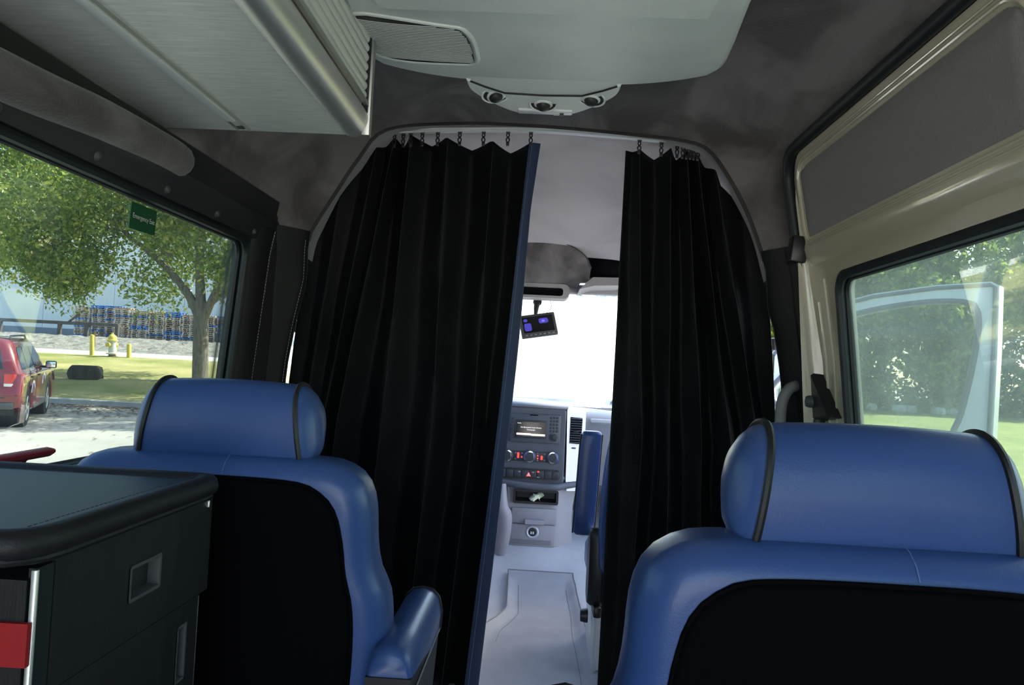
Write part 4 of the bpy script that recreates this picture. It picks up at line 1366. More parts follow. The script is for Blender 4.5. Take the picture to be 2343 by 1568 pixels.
RX = Matrix.Rotation(radians(90), 4, 'X')
MB().lathe([(0.001, 0.016), (0.011, 0.015), (0.013, 0.010), (0.021, 0.008), (0.022, 0.0)], 22, (0.082, 4.098, 0.778), RX).build('knob', 'key_black', rd)
MB().lathe([(0.020, 0.004), (0.0235, 0.004), (0.0235, 0.0), (0.020, 0.0)], 22, (0.082, 4.098, 0.778), RX).build('knob_ring', 'dash_mid', rd)
# climate controls
cc_ = MB().box((-0.042, 4.108, 0.672), (0.300, 0.010, 0.052), bev=0.004).build('climate_panel', 'key_black', da)
for x in (-0.161, -0.042, 0.079):
    kb = MB().lathe([(0.001, 0.022), (0.022, 0.021), (0.0235, 0.016), (0.025, 0.004), (0.034, 0.003), (0.034, 0.0)], 28, (x, 4.103, 0.672), RX).build('climate_knob', 'key_black', cc_)
    kb.name = 'climate_knob'
    MB().lathe([(0.026, 0.010), (0.031, 0.009), (0.0325, 0.0), (0.026, 0.0)], 28, (x, 4.102, 0.672), RX).build('knob_ring', 'chrome', da)
for (x, z, w, h) in ((-0.102, 0.676, 0.010, 0.028), (-0.083, 0.668, 0.007, 0.007), (0.0, 0.678, 0.007, 0.006), (0.0, 0.664, 0.007, 0.006), (0.021, 0.668, 0.010, 0.020)):
    MB().box((x, 4.1015, z), (w, 0.002, h)).build('red_indicator', 'led_red', cc_)
for (x, z) in ((-0.116, 0.688), (-0.082, 0.688), (-0.116, 0.657), (0.0, 0.690), (0.036, 0.688), (0.036, 0.656), (0.0, 0.654)):
    MB().box((x, 4.1015, z), (0.006, 0.002, 0.005)).build('pictogram', 'liner_grey', cc_)
# switch strip
ss = rrect(-0.205, 0.119, 0.556, 0.608, 0.014)
m = MB()
m.prism(ss, 4.100, 4.125, 'y')
sw = m.build('switch_strip', 'plastic_black', da, smooth=30)
for k in range(8):
    MB().box((-0.182 + 0.040 * k, 4.099, 0.582), (0.037, 0.006, 0.040), bev=0.003).build('switch', 'key_black', sw)
MB().prism([(-0.052, 0.572), (-0.033, 0.572), (-0.0425, 0.589)], 4.0945, 4.0955, 'y').build('hazard_mark', 'lamp_clear', sw)
MB().tube([(-0.054, 4.095, 0.570), (-0.031, 4.095, 0.570), (-0.0425, 4.095, 0.591)], 0.0012, 5, closed=True).build('hazard_mark', 'led_red', sw)
MB().box((0.007, 4.0945, 0.596), (0.010, 0.002, 0.007)).build('red_indicator', 'led_red', sw)
MB().box((-0.092, 4.0945, 0.592), (0.010, 0.002, 0.005)).build('pictogram', 'liner_grey', sw)
MB().box((-0.020, 4.0945, 0.592), (0.010, 0.002, 0.005)).build('pictogram', 'liner_grey', sw)
MB().box((0.008, 4.0945, 0.568), (0.014, 0.002, 0.004)).build('pictogram', 'liner_grey', sw)
# lip below the stack
m = MB()
m.tube(catmull([(-0.21, 4.11, 0.535), (-0.10, 4.085, 0.526), (0.0, 4.08, 0.521), (0.10, 4.085, 0.522), (0.150, 4.12, 0.528), (0.24, 4.17, 0.54)], 5), 0.018, 10)
m.build('stack_lip', 'dash_dark', da, smooth=60)
# lower console
m = MB()
lc_ = [(-0.150, 0.515), (0.215, 0.525), (0.200, 0.42), (0.195, 0.33), (0.205, 0.225), (0.165, 0.185), (-0.120, 0.185), (-0.140, 0.30)]
trayh = rrect(-0.112, 0.113, 0.432, 0.494, 0.008)
plate(m, lc_, [trayh], lambda a, b: (a, 4.120 + 0.9 * max(0, a - 0.118) + 0.02 * (b - 0.2), b), 0.05)
m.loft([[(x, 4.120 + 0.9 * max(0, x - 0.118) + 0.02 * (z - 0.2), z) for x, z in lc_], [(x, 4.5, z) for x, z in lc_]], True, False)
lo_ = m.build('lower_console', 'console_grey', da, smooth=40)
m = MB()
tri_ = rrect(-0.112, 0.113, 0.432, 0.494, 0.008)
tro_ = rrect(-0.118, 0.119, 0.426, 0.500, 0.010)
m.loft([[(x, 4.112, z) for x, z in tro_], [(x, 4.106, z) for x, z in tro_], [(x, 4.106, z) for x, z in offset_poly(tri_, 0.006)], [(x, 4.20, z) for x, z in offset_poly(tri_, 0.012)]], True, False)
m.add([(x, 4.20, z) for x, z in tri_], [tuple(range(len(tri_)))])
m.build('open_tray', 'plastic_black', da, smooth=40)
# drawer
d_ = MB().box((-0.003, 4.118, 0.363), (0.236, 0.020, 0.080), bev=0.005).build('drawer', 'console_grey', da)
m = MB()
m.loft([[(-0.050, 4.108, 0.346), (0.052, 4.108, 0.346), (0.052, 4.108, 0.322), (-0.050, 4.108, 0.322)], [(-0.048, 4.090, 0.346), (0.050, 4.090, 0.346), (0.050, 4.086, 0.324), (-0.048, 4.086, 0.324)]])
m.build('drawer_pull', 'console_grey', d_, smooth=30)
lpn = MB().box((-0.008, 4.120, 0.262), (0.235, 0.012, 0.112), bev=0.004).build('lower_panel', 'console_grey', da)
MB().lathe([(0.021, 0.002), (0.028, 0.006), (0.033, 0.004), (0.034, 0.0), (0.030, -0.004)], 24, (-0.008, 4.114, 0.280), RX).build('socket_ring', 'silver_trim', lpn)
MB().lathe([(0.001, 0.003), (0.022, 0.003), (0.026, 0.0015)], 24, (-0.008, 4.114, 0.280), RX).build('socket', 'plastic_black', lpn)
for (x, z) in ((-0.014, 0.279), (-0.003, 0.279), (-0.014, 0.272), (-0.003, 0.272)):
    MB().box((x, 4.1095, z), (0.007, 0.002, 0.005)).build('socket_mark', 'print_white', lpn)
for k in range(4):
    MB().box((-0.012, 4.1135, 0.216 + 0.007 * k), (0.205, 0.003, 0.0028)).build('vent_slot', 'dash_mid', lpn)
# shifter side column
m = MB()
sh = catmull([(-0.175, 4.05, 0.53), (-0.168, 4.03, 0.42), (-0.150, 4.03, 0.36), (-0.158, 4.05, 0.25), (-0.17, 4.08, 0.18)], 5)
m.tube(sh, [0.020 + 0.002 * min(i, 8) for i in range(len(sh))], 12)
m.build('shifter_column', 'console_grey', da, smooth=60)

pp = MB()
pv = []
for i in range(6):
    for j in range(6):
        u, v = i / 5 - 0.5, j / 5 - 0.5
        pv.append((0.004 + 0.056 * u + 0.012 * sin(5 * v), 4.128 + 0.014 * sin(6 * u + 2 * v) + 0.008 * cos(9 * v), 0.462 + 0.040 * v + 0.008 * sin(7 * u)))
pp.add(pv, [(i * 6 + j, i * 6 + j + 1, (i + 1) * 6 + j + 1, (i + 1) * 6 + j) for i in range(5) for j in range(5)])
tag(pp.build('crumpled_paper', 'paper', smooth=20, solid=0.0012), 'crumpled pale paper in the open dashboard tray', 'paper')

# --- cab floor mat with raised front lip


def fz(y): return interp(y, FLY, FLZ)


fm = thing('floor_mat', (0.03, 3.3, 0.0), 'grey moulded rubber mat between the cab seats', 'floor mat')
m = MB()


def matpt(u, v):
    y = 2.30 + 1.655 * v
    xL = interp(y, [2.3, 2.8, 3.35, 3.55, 3.95], [-0.30, -0.25, -0.19, -0.105, -0.118])
    xR = interp(y, [2.3, 2.9, 3.5, 3.95], [0.28, 0.265, 0.235, 0.205])
    x = xL + (xR - xL) * u
    z = fz(y) + 0.010
    e = min(u, 1 - u) * (xR - xL)
    z += max(0.024 * sstep(0.05, 0.0, e) * sstep(3.96, 3.80, y) + 0.006, 0.016 * sstep(3.88, 3.955, y))
    return (x, y, z)


m.grid(matpt, 40, 60)
m.build('sheet', 'mat_rubber', fm, smooth=60)
MB().tube([matpt(0, v) for v in np.linspace(0, 1, 40)] + [matpt(u, 1) for u in np.linspace(0.05, 0.95, 20)] + [matpt(1, v) for v in np.linspace(1, 0, 40)], 0.0035, 6).build('rim', 'mat_line', fm)
ln = MB().tube([(p[0], p[1], p[2] + 0.0008) for p in [matpt(0.86, v) for v in np.linspace(0.0, 0.92, 30)]], 0.0012, 5)
ln.build('groove', 'mat_line', fm)
ln = MB().tube([(p[0], p[1], p[2] + 0.0008) for p in [matpt(0.16, v) for v in np.linspace(0.55, 0.93, 16)]], 0.0012, 5)
ln.build('groove', 'mat_line', fm)

# --- cab seats


def cab_seat(label, x0, sg):
    """x0 = inner side of the seat, sg = outward direction"""
    s = thing('cab_seat', (x0 + sg * 0.27, 3.15, 0.0), label, 'seat', 'cab seats')
    X = lambda d: x0 + sg * d
    m = MB()
    m.box((X(0.285), 3.12, 0.125), (0.48, 0.42, 0.25), bev=0.012)
    m.build('seat_box', 'white_edge', s)
    m = MB()
    m.box((X(0.052), 3.08, 0.262), (0.03, 0.46, 0.04), bev=0.008)
    m.box((X(0.52), 3.08, 0.262), (0.03, 0.46, 0.04), bev=0.008)
    m.box((X(0.285), 3.10, 0.275), (0.46, 0.44, 0.03), bev=0.008)
    m.build('slide_frame', 'plastic_black', s)
    cu = rrect(X(0.03) if sg > 0 else X(0.55), X(0.55) if sg > 0 else X(0.03), 2.96, 3.46, 0.09)
    m = MB()
    m.loft([[(x, y, z) for x, y in offset_poly(cu, d)] for d, z in ((0.03, 0.29), (0.0, 0.33), (0.0, 0.40), (0.015, 0.43), (0.05, 0.445))])
    m.build('cushion', 'vinyl_blue', s, smooth=60)
    half = [(0.0, 1.04), (0.14, 1.035), (0.20, 0.99), (0.235, 0.86), (0.25, 0.70), (0.25, 0.50), (0.22, 0.40), (0.0, 0.39)]
    ol = resample(catmull(half + [(-x, z) for x, z in half[-2:0:-1]], 6, True), 64, True)
    ol = [(X(0.295) + x, z) for x, z in ol]
    pillow(MB(), ol, 2.78, 2.91, 0.045, lambda p: Vector((p.x, p.y - 0.10 * (p.z - 0.5), p.z))).build('backrest', 'vinyl_blue', s, smooth=70)
    pillow(MB(), offset_poly(ol, 0.05), 2.772, 2.83, 0.012, lambda p: Vector((p.x, p.y - 0.10 * (p.z - 0.5), p.z))).build('back_panel', 'seat_black', s, smooth=60)
    # recliner cover and hinge of the raised armrest
    m = MB()
    rp = catmull([(2.86, 0.56), (2.93, 0.54), (2.98, 0.46), (2.99, 0.36), (2.97, 0.29), (2.88, 0.28), (2.84, 0.36), (2.84, 0.48)], 4, True)
    m.loft([[(X(0.014), y, z) for y, z in offset_poly(rp, 0.010)], [(X(0.026), y, z) for y, z in rp], [(X(0.060), y, z) for y, z in rp]])
    m.build('recliner_cover', 'plastic_black', s, smooth=40)
    m = MB()
    m.tube([(X(0.040), 2.97, 0.47), (X(0.040), 2.985, 0.535)], 0.017, 10)
    m.build('armrest_hinge', 'chrome', s)
    m = MB()
    m.lathe([(0.001, 0.02), (0.022, 0.018), (0.026, 0.0), (0.026, -0.01)], 18, (X(0.020), 3.02, 0.20), Matrix.Rotation(radians(-90 * sg), 4, 'Y'))
    m.build('adjuster_knob', 'plastic_black', s)
    # armrest folded up
    ap = [(-0.036, -0.028), (-0.040, 0.0), (-0.034, 0.026), (0.0, 0.034), (0.034, 0.026), (0.040, 0.0), (0.036, -0.028), (0.0, -0.036)]
    rings = []
    for z, f, dxx in ((0.512, 0.80, 0.0), (0.520, 1.0, 0.0), (0.60, 1.0, 0.003), (0.72, 1.0, 0.008), (0.84, 1.0, 0.012), (0.886, 0.97, 0.015), (0.898, 0.88, 0.015), (0.902, 0.70, 0.015)):
        rings.append([(X(-0.003 + dxx) + px * f, 3.0 + py * f, z) for px, py in ap])
    ar = MB().loft(rings).build('armrest', 'vinyl_blue', s, smooth=50)
    for e in (0.041, -0.041):
        MB().tube([(r[1][0] * 0 + X(-0.003) + e + sg * d, 2.995, z) for (z, d), r in zip(((0.515, 0), (0.60, 0.003), (0.72, 0.008), (0.84, 0.012), (0.89, 0.015)), rings)], 0.0032, 6).build('piping', 'piping', ar)
    return s


cab_seat('cab passenger seat with raised blue armrest beyond the right curtain', 0.190, 1)
cab_seat('driver seat mostly hidden behind the left curtain', -0.255, -1)

# --- passenger cab door standing open outside
od = thing('door_2', (0.95, 4.10, -0.30), 'open white front passenger door seen through the sliding door window', kind='structure')
HX, HY = 0.97, 4.16
ddir = Vector((1.905 - HX, 3.34 - HY, 0)); DL = ddir.length; ddir.normalize()
dn = Vector((ddir.y, -ddir.x, 0)).normalized()        # towards the outer skin or the inside
if dn.y < 0: dn = -dn


def dpt(a, z, t=0.0):
    p = Vector((HX, HY, 0)) + ddir * a + dn * t
    return (p.x, p.y, z)


dout = [(0.0, -0.30), (0.06, -0.42), (1.10, -0.42), (1.20, -0.30), (1.235, 0.9), (DL - 0.0, 1.30), (DL, 1.575), (DL - 0.03, 1.592), (1.0, 1.585), (0.74, 1.555), (0.52, 1.500), (0.40, 1.43), (0.27, 1.28), (0.10, 1.02), (0.0, 0.92)]
dwn = [(0.30, 1.02), (0.98, 0.90), (1.085, 0.96), (1.135, 1.15), (1.165, 1.36), (1.165, 1.455), (1.135, 1.500), (0.98, 1.508), (0.76, 1.480), (0.58, 1.430), (0.47, 1.36), (0.36, 1.20)]
dwn = resample(catmull(dwn, 5, True), 60, True)
m = MB()
plate(m, dout, [dwn], lambda a, b: dpt(a, b, -0.035 + 0.020 * sstep(0.0, 0.08, 0)), 0.10)
plate(m, dout, [dwn], lambda a, b: dpt(a, b, 0.045), 0.15)
m.loft([[dpt(a, z, -0.035) for a, z in dout], [dpt(a, z, 0.045) for a, z in dout]], True, False)
m.loft([[dpt(a, z, -0.035) for a, z in dwn], [dpt(a, z, 0.02) for a, z in dwn]], True, False)
m.build('door_skin', 'white_paint', od, smooth=30)
MB().tube([dpt(a, z, -0.034) for a, z in offset_poly(dwn, -0.004)], 0.013, 8, closed=True).build('window_seal', 'dash_mid', od)
plate(MB(), offset_poly(dwn, -0.004), [], lambda a, b: dpt(a, b, 0.0), 0.3).build('pane', 'glass_clear', od, solid=0.004)
MB().tube([dpt(a, z, -0.038) for a, z in offset_poly(dout, 0.014)], 0.009, 8, closed=True).build('weather_strip', 'dash_mid', od)
# ================================================================== outside
LEAN = -0.052        # the van stands on a cross slope; upright things outside lean against its floor


def gz(x, y):
    a = interp(y, [0, 11, 14.3, 16.6, 19, 30, 34, 36, 46, 60], [-0.45, -0.45, -0.40, -0.35, -0.30, 0.70, 0.83, 0.95, 1.66, 1.80])
    b = interp(y, [0, 10, 42, 60], [-0.45, -0.45, 0.0, 0.1])
    wl_ = sstep(-2.0, -8.0, x)
    wr_ = sstep(3.0, 9.0, x)
    return -0.45 + (a + 0.45) * wl_ + (b + 0.45) * wr_


def patch(name, mat, x0, x1, y0, y1, nx, ny, off, label, rough=0.0, kind='structure', skirt=0.0):
    m = MB()

    def fn(u, v):
        y = y0 + (y1 - y0) * v
        xa = x0(y) if callable(x0) else x0
        xb = x1(y) if callable(x1) else x1
        x = xa + (xb - xa) * u
        return (x, y, gz(x, y) + off + (rough * (RND.random() - 0.5) if 0 < u < 1 and 0 < v < 1 else 0))
    m.grid(fn, nx, ny)
    if skirt:
        loop = [fn(u, 0) for u in np.linspace(0, 1, nx + 1)]
        m.loft([loop, [(p[0], p[1], p[2] - skirt) for p in loop]], closed=False)
    o = m.build(name, mat, smooth=60)
    return tag(o, label, kind=kind)


patch('road', 'concrete', -70, 60, -40, 120, 100, 100, 0.0, 'sunlit pale concrete road around the van')
gd = MB().grid(lambda u, v: (-600 + 1200 * u, -300 + 1300 * v, -0.75), 4, 4)
tag(gd.build('far_ground', 'concrete'), 'distant flat ground', kind='structure')
# shade line in the road: expansion joint
patch('lawn', 'grass_left', -70, -3.5, 19.15, 30.6, 90, 40, 0.13, 'dry yellow-green lawn behind the kerb on the left', 0.03, skirt=0.3)
kb_ = MB()
kx = np.linspace(-60, -3.5, 60)
kb_.loft([[(x, 18.98, gz(x, 19) - 0.05), (x, 18.99, gz(x, 19) + 0.12), (x, 19.02, gz(x, 19) + 0.14), (x, 19.17, gz(x, 19) + 0.145), (x, 19.17, gz(x, 19) - 0.05)] for x in kx])
tag(kb_.build('kerb', 'kerb', smooth=40), 'low concrete kerb along the lawn', kind='structure')
patch('sidewalk', 'sidewalk', -70, -3.5, 30.6, 35.0, 60, 6, 0.10, 'white concrete path behind the hydrant')
gv = MB()


def gvf(u, v):
    x = -70 + 64 * u
    y = 35.0 + 25 * v
    return (x, y, gz(x, y) + 0.08 + 0.26 * (RND.random() - 0.5) * sstep(35.3, 37, y))


gv.grid(gvf, 260, 70)
tag(gv.build('gravel_bank', 'gravel', smooth=0), 'pale loose gravel bank below the pallet stacks', 'gravel', kind='stuff')

patch('lawn', 'grass_right', lambda y: max(3.2, 0.17 * y), 75, 10.6, 60, 110, 90, 0.06, 'bright green lawn in front of the trees on the right', 0.035, skirt=0.1)
patch('gravel_verge', 'soil', 2.6, 60, 8.6, 10.8, 200, 12, 0.03, 'grey gravel verge between road and right lawn', 0.04)


def place_up(o, loc, rz=0.0, sc=1.0):
    o.location = loc
    o.rotation_euler = (0, LEAN, rz)
    o.scale = (sc, sc, sc)
    return o


# --- trees


def foliage_mesh(name, clusters, n, size, mat, droop=0.0):
    C = np.array([c[:3] for c in clusters]); Rr = np.array([c[3] for c in clusters])
    w = Rr ** 2.2; w /= w.sum()
    idx = NP.choice(len(C), n, p=w)
    d = NP.normal(size=(n, 3)); d /= np.linalg.norm(d, axis=1)[:, None]
    rad = 0.35 + 0.65 * NP.random(n) ** 0.5
    P = C[idx] + d * (Rr[idx] * rad)[:, None] * np.array([1.0, 1.0, 0.78])
    P[:, 2] -= droop * NP.random(n) ** 3
    a = NP.normal(size=(n, 3)); a[:, 2] -= 0.4; a /= np.linalg.norm(a, axis=1)[:, None]
    b = NP.normal(size=(n, 3)); b -= a * np.sum(a * b, axis=1)[:, None]; b /= np.linalg.norm(b, axis=1)[:, None]
    s = size * (0.6 + 0.8 * NP.random(n))[:, None]
    V = np.empty((n, 4, 3))
    V[:, 0] = P - a * s * 0.55
    V[:, 1] = P + b * s * 0.28
    V[:, 2] = P + a * s * 0.55
    V[:, 3] = P - b * s * 0.28
    me = bpy.data.meshes.new(name)
    me.vertices.add(n * 4); me.loops.add(n * 4); me.polygons.add(n)
    me.vertices.foreach_set('co', V.reshape(-1).astype(np.float32))
    me.loops.foreach_set('vertex_index', np.arange(n * 4, dtype=np.int32))
    me.polygons.foreach_set('loop_start', np.arange(0, n * 4, 4, dtype=np.int32))
    me.update(calc_edges=True)
    me.materials.append(MATS[mat])
    return me


def tree(name, label, loc, limbs, clusters, n, size, mat, group=None, droop=0.0, rz=0.0):
    t = thing(name, (0, 0, 0), label, 'tree', group)
    m = MB()
    for path, r0, r1 in limbs:
        pp_ = catmull(path, 4)
        m.tube(pp_, [r0 + (r1 - r0) * (i / (len(pp_) - 1)) for i in range(len(pp_))], 9)
    m.build('trunk', 'bark', t, smooth=60)
    me = foliage_mesh('crown', clusters, n, size, mat, droop)
    o = bpy.data.objects.new('crown', me); COL.objects.link(o); o.parent = t
    o['kind'] = 'stuff'
    place_up(t, loc, rz)
    return t


def cl_random(rng, n, cx, cy, cz, rx, ry, rz, r0, r1):
    out = []
    for _ in range(n):
        while True:
            p = [rng.uniform(-1, 1) for _ in range(3)]
            if sum(q * q for q in p) < 1: break
        out.append((cx + p[0] * rx, cy + p[1] * ry, cz + p[2] * rz, rng.uniform(r0, r1)))
    return out


r1_ = random.Random(3)
limbs = [([(0, 0, -0.3), (0, 0, 1.0), (0.0, 0, 1.9), (0.02, 0, 2.5)], 0.25, 0.21),
         ([(0.0, 0, 1.9), (-0.4, 0, 2.7), (-1.3, 0.1, 3.7), (-2.8, 0.2, 4.9)], 0.17, 0.05),
         ([(0.0, 0, 2.1), (-0.1, 0.1, 3.3), (-0.3, 0.3, 5.0), (-0.4, 0.3, 7.2)], 0.18, 0.05),
         ([(0.05, 0, 1.9), (0.45, -0.1, 2.7), (0.9, 0.0, 3.9), (1.3, 0, 6.0)], 0.15, 0.04),
         ([(0.05, 0, 2.2), (0.9, 0.3, 3.1), (2.0, 0.4, 4.1)], 0.10, 0.03),
         ([(-0.1, 0.1, 3.6), (0.3, -0.6, 4.8), (0.6, -1.5, 6.4)], 0.10, 0.03),
         ([(-1.0, 0.1, 3.9), (-1.6, -0.6, 4.9), (-2.4, -1.0, 6.5)], 0.09, 0.03)]
cls = cl_random(r1_, 46, -0.9, 0, 6.1, 5.0, 3.2, 2.9, 0.7, 1.4) + cl_random(r1_, 12, -4.6, 0, 3.9, 1.7, 1.6, 0.8, 0.5, 0.9) + cl_random(r1_, 9, 1.6, -0.5, 3.9, 1.6, 1.5, 0.7, 0.5, 0.9)
tx, ty_ = -10.62, 24.0
tree('shade_tree', 'leafy elm with forked grey trunk on the lawn behind the left seat', (tx, ty_, gz(tx, ty_) + 0.1), limbs, cls, 60000, 0.13, 'leaf_elm', 'lawn trees', 0.8)
limbs2 = [([(0, 0, -0.3), (0.1, 0, 1.6), (0.0, 0.1, 3.2)], 0.24, 0.18), ([(0, 0, 3.0), (-0.9, 0.2, 4.4), (-1.6, 0.3, 6.4)], 0.13, 0.04), ([(0, 0.1, 3.0), (1.0, -0.2, 4.2), (2.0, -0.3, 5.8)], 0.13, 0.04), ([(0, 0.1, 3.0), (0.1, 0.8, 4.6), (0.2, 1.2, 7.0)], 0.12, 0.03)]
cls2 = cl_random(r1_, 40, 0, 0, 6.0, 3.9, 3.4, 2.6, 0.6, 1.3)
tree('shade_tree', 'second elm with crown hanging in from the far left of the side window', (-19.6, 26.0, gz(-19.6, 26) + 0.1), limbs2, cls2, 45000, 0.13, 'leaf_elm', 'lawn trees', 1.0, 0.6)
cls3 = cl_random(r1_, 34, 0, 0, 6.6, 3.4, 3.2, 2.0, 0.6, 1.2)
tree('shade_tree', 'elm standing ahead of the van behind the left pillar, shading the road', (-5.0, 20.2, gz(-5.0, 20.2) + 0.1), limbs2, cls3, 30000, 0.11, 'leaf_elm', 'lawn trees', 0.5, 2.0)
# unseen tree added to keep the sun off the van, crown shaped for that
cls4 = cl_random(r1_, 60, -0.5, -0.4, 10.4, 2.3, 2.5, 1.8, 0.9, 1.4)
limbs4 = [([(0, 0, -0.3), (0, 0, 2.5), (-0.1, 0, 5.0)], 0.36, 0.26), ([(0, 0, 4.6), (-1.5, -0.5, 7.0), (-3.0, -1.0, 10.0)], 0.18, 0.05), ([(0, 0, 4.8), (0.8, 0.9, 7.4), (1.6, 1.6, 10.6)], 0.18, 0.05), ([(0, 0, 4.8), (-0.3, 1.3, 7.6), (-0.8, 3.0, 10.6)], 0.16, 0.05), ([(0, 0, 5.0), (0.3, -1.2, 7.4), (0.2, -3.0, 10.2)], 0.16, 0.05)]
tree('shade_tree', 'tall unseen tree added beside the road to the right to shade the van', (7.9, 6.2, -0.45), limbs4, cls4, 34000, 0.26, 'leaf_elm', 'lawn trees')

# woodland edge on the right
protos = []
for k in range(3):
    rg_ = random.Random(20 + k)
    cs = cl_random(rg_, 40, 0, 0, 7.5, 3.4, 3.2, 5.2, 0.9, 1.7) + cl_random(rg_, 16, 0, -0.8, 2.4, 3.4, 2.4, 1.8, 0.7, 1.2)
    lb = [([(0, 0, -0.4), (0.15 * k, 0, 3.0), (0.1, 0.2, 6.5), (-0.2, 0.2, 11)], 0.26, 0.06), ([(0.05, 0, 3.2), (1.2, -0.4, 5.4), (2.2, -0.6, 8.2)], 0.13, 0.04), ([(0.05, 0, 4.0), (-1.1, -0.3, 6.0), (-2.4, -0.4, 9.0)], 0.13, 0.04)]
    protos.append((lb, cs))
WT = [(10.5, 47, 0, 1.0), (14.0, 44.5, 1, 0.95), (17.0, 42.5, 2, 0.80), (19.2, 45.5, 0, 1.10), (21.2, 41.5, 1, 0.85), (24.0, 44.5, 2, 1.05), (26.8, 41.0, 0, 0.90), (29.5, 44.0, 1, 1.10), (33.0, 41.5, 2, 1.0), (37.0, 43.5, 0, 1.1), (42.0, 42.0, 1, 1.05), (47.0, 44, 1, 1.0)]
LW = ['dense round green tree at the left end of the woodland edge', 'green tree behind the open door frame, second from the left', 'low bushy tree at the front of the woodland, above the white litter', 'tall tree behind the middle of the open door', 'yellow-green bushy tree standing forward inside the open door frame', 'dark tree behind the rear edge of the open door', 'bushy tree standing forward right of the open door', 'tall woodland tree right of the open door', 'woodland tree near the right frame edge', 'tall woodland tree beyond the right frame edge', 'outermost tree at the right end of the woodland', 'last small tree right of the woodland edge']
first = {}
for (x, y, k, s_), lab in zip(WT, LW):
    z = gz(x, y)
    if k not in first:
        t = tree('woodland_tree', lab, (x, y, z), protos[k][0], protos[k][1], 9500, 0.34, 'leaf_wood', 'woodland edge')
        first[k] = t
    else:
        t = copy_thing(first[k], lab, 'woodland edge')
    place_up(t, (x, y, z), RND.uniform(0, 6.28), s_)
# undergrowth
um = foliage_mesh('undergrowth', [(RND.uniform(6, 46), RND.uniform(39.5, 42.5), RND.uniform(-0.1, 1.3), RND.uniform(0.5, 1.2)) for _ in range(150)], 26000, 0.30, 'leaf_wood')
ug = bpy.data.objects.new('undergrowth', um); COL.objects.link(ug)
tag(ug, 'tangled green undergrowth along the foot of the woodland', 'undergrowth', kind='stuff')

# --- rocks


def rock(name, label, loc, size, mat, seed, group=None):
    rg_ = random.Random(seed)
    bm = bmesh.new()
    bmesh.ops.create_icosphere(bm, subdivisions=3, radius=1.0)
    for v in bm.verts:
        f = 1 + 0.12 * sin(3.1 * v.co.x + seed) + 0.10 * sin(4.3 * v.co.y + 2 * seed) + 0.05 * rg_.uniform(-1, 1)
        q = v.co * f
        q.z = max(-0.45, min(0.62, q.z))
        v.co = Vector((q.x * size[0], q.y * size[1], (q.z + 0.4) * size[2]))
    me = bpy.data.meshes.new(name); bm.to_mesh(me); bm.free()
    me.materials.append(MATS[mat])
    o = bpy.data.objects.new(name, me); COL.objects.link(o); o.location = loc
    return tag(o, label, 'rock', group)


rock('boulder', 'dark flat-topped boulder on the left lawn in front of the kerb shade', (-13.65, 23.0, gz(-13.65, 23) + 0.10), (0.54, 0.4, 0.42), 'rock_dark', 2)
rock('flat_rock', 'pale flat rock on the right lawn inside the open door frame', (9.2, 20.0, gz(9.2, 20) + 0.03), (0.55, 0.45, 0.28), 'rock_light', 5)
for k, (x, y) in enumerate([(15.6, 40.3), (16.5, 40.0), (17.8, 39.6), (18.5, 39.9), (19.6, 39.3), (20.4, 39.6), (21.2, 39.4), (22.0, 39.7)]):
    rock('rubble_stone', '%s small pale rubble stone from the left along the foot of the woodland' % ('first', 'second', 'third', 'fourth', 'fifth', 'sixth', 'seventh', 'eighth')[k], (x, y, gz(x, y) + 0.05), (0.34, 0.3, 0.34), 'rock_light', 30 + k, 'rubble along the woodland foot')

# --- hydrant and bollards
hx, hy = -16.85, 30.0
hz_ = gz(hx, hy) + 0.10
hy_ = thing('fire_hydrant', (0, 0, 0), 'silver fire hydrant with yellow bonnet between the yellow posts', 'hydrant')
MB().lathe([(0.0, 0.0), (0.20, 0.0), (0.20, 0.05), (0.14, 0.06), (0.13, 0.10)], 18).build('base_flange', 'rust', hy_)
MB().lathe([(0.13, 0.06), (0.13, 0.12), (0.22, 0.13), (0.22, 0.17), (0.14, 0.19), (0.135, 0.60), (0.17, 0.62), (0.17, 0.66)], 18).build('barrel', 'hydrant_silver', hy_)
MB().lathe([(0.20, 0.64), (0.20, 0.68), (0.155, 0.70), (0.15, 0.80), (0.10, 0.88), (0.045, 0.91), (0.045, 0.97), (0.0, 0.97)], 18).build('bonnet', 'yellow_paint', hy_)
for a in (-100, -10, 170):
    mt = Matrix.Rotation(radians(a), 4, 'Z') @ Matrix.Rotation(radians(90), 4, 'X')
    MB().lathe([(0.07, 0.10), (0.07, 0.19), (0.085, 0.19), (0.085, 0.25), (0.03, 0.255), (0.03, 0.285), (0.0, 0.285)], 14, (0, 0, 0.50), mt).build('outlet_cap', 'yellow_paint', hy_)
place_up(hy_, (hx, hy, hz_))
for (x, y, h, r, lab, tape) in ((-17.66, 30.0, 0.86, 0.085, 'tall yellow bollard with thin dark pipe, left of the hydrant', True), (-17.15, 30.7, 0.85, 0.085, 'yellow bollard half hidden behind the hydrant', False), (-16.12, 29.9, 0.58, 0.085, 'short round-topped yellow bollard right of the hydrant', False)):
    b_ = thing('bollard', (0, 0, 0), lab, 'bollard', 'yellow bollards')
    MB().lathe([(r * 1.0, -0.1), (r, h - 0.06), (r * 0.85, h - 0.02), (r * 0.45, h), (0.0, h + 0.004)], 16).build('post', 'yellow_paint', b_)
    if tape:
        MB().tube([(0.06, 0.05, 0.4), (0.06, 0.05, h + 0.16)], 0.035, 8).build('pipe', 'rust', b_)
    place_up(b_, (x, y, gz(x, y) + 0.10))

# --- pallets


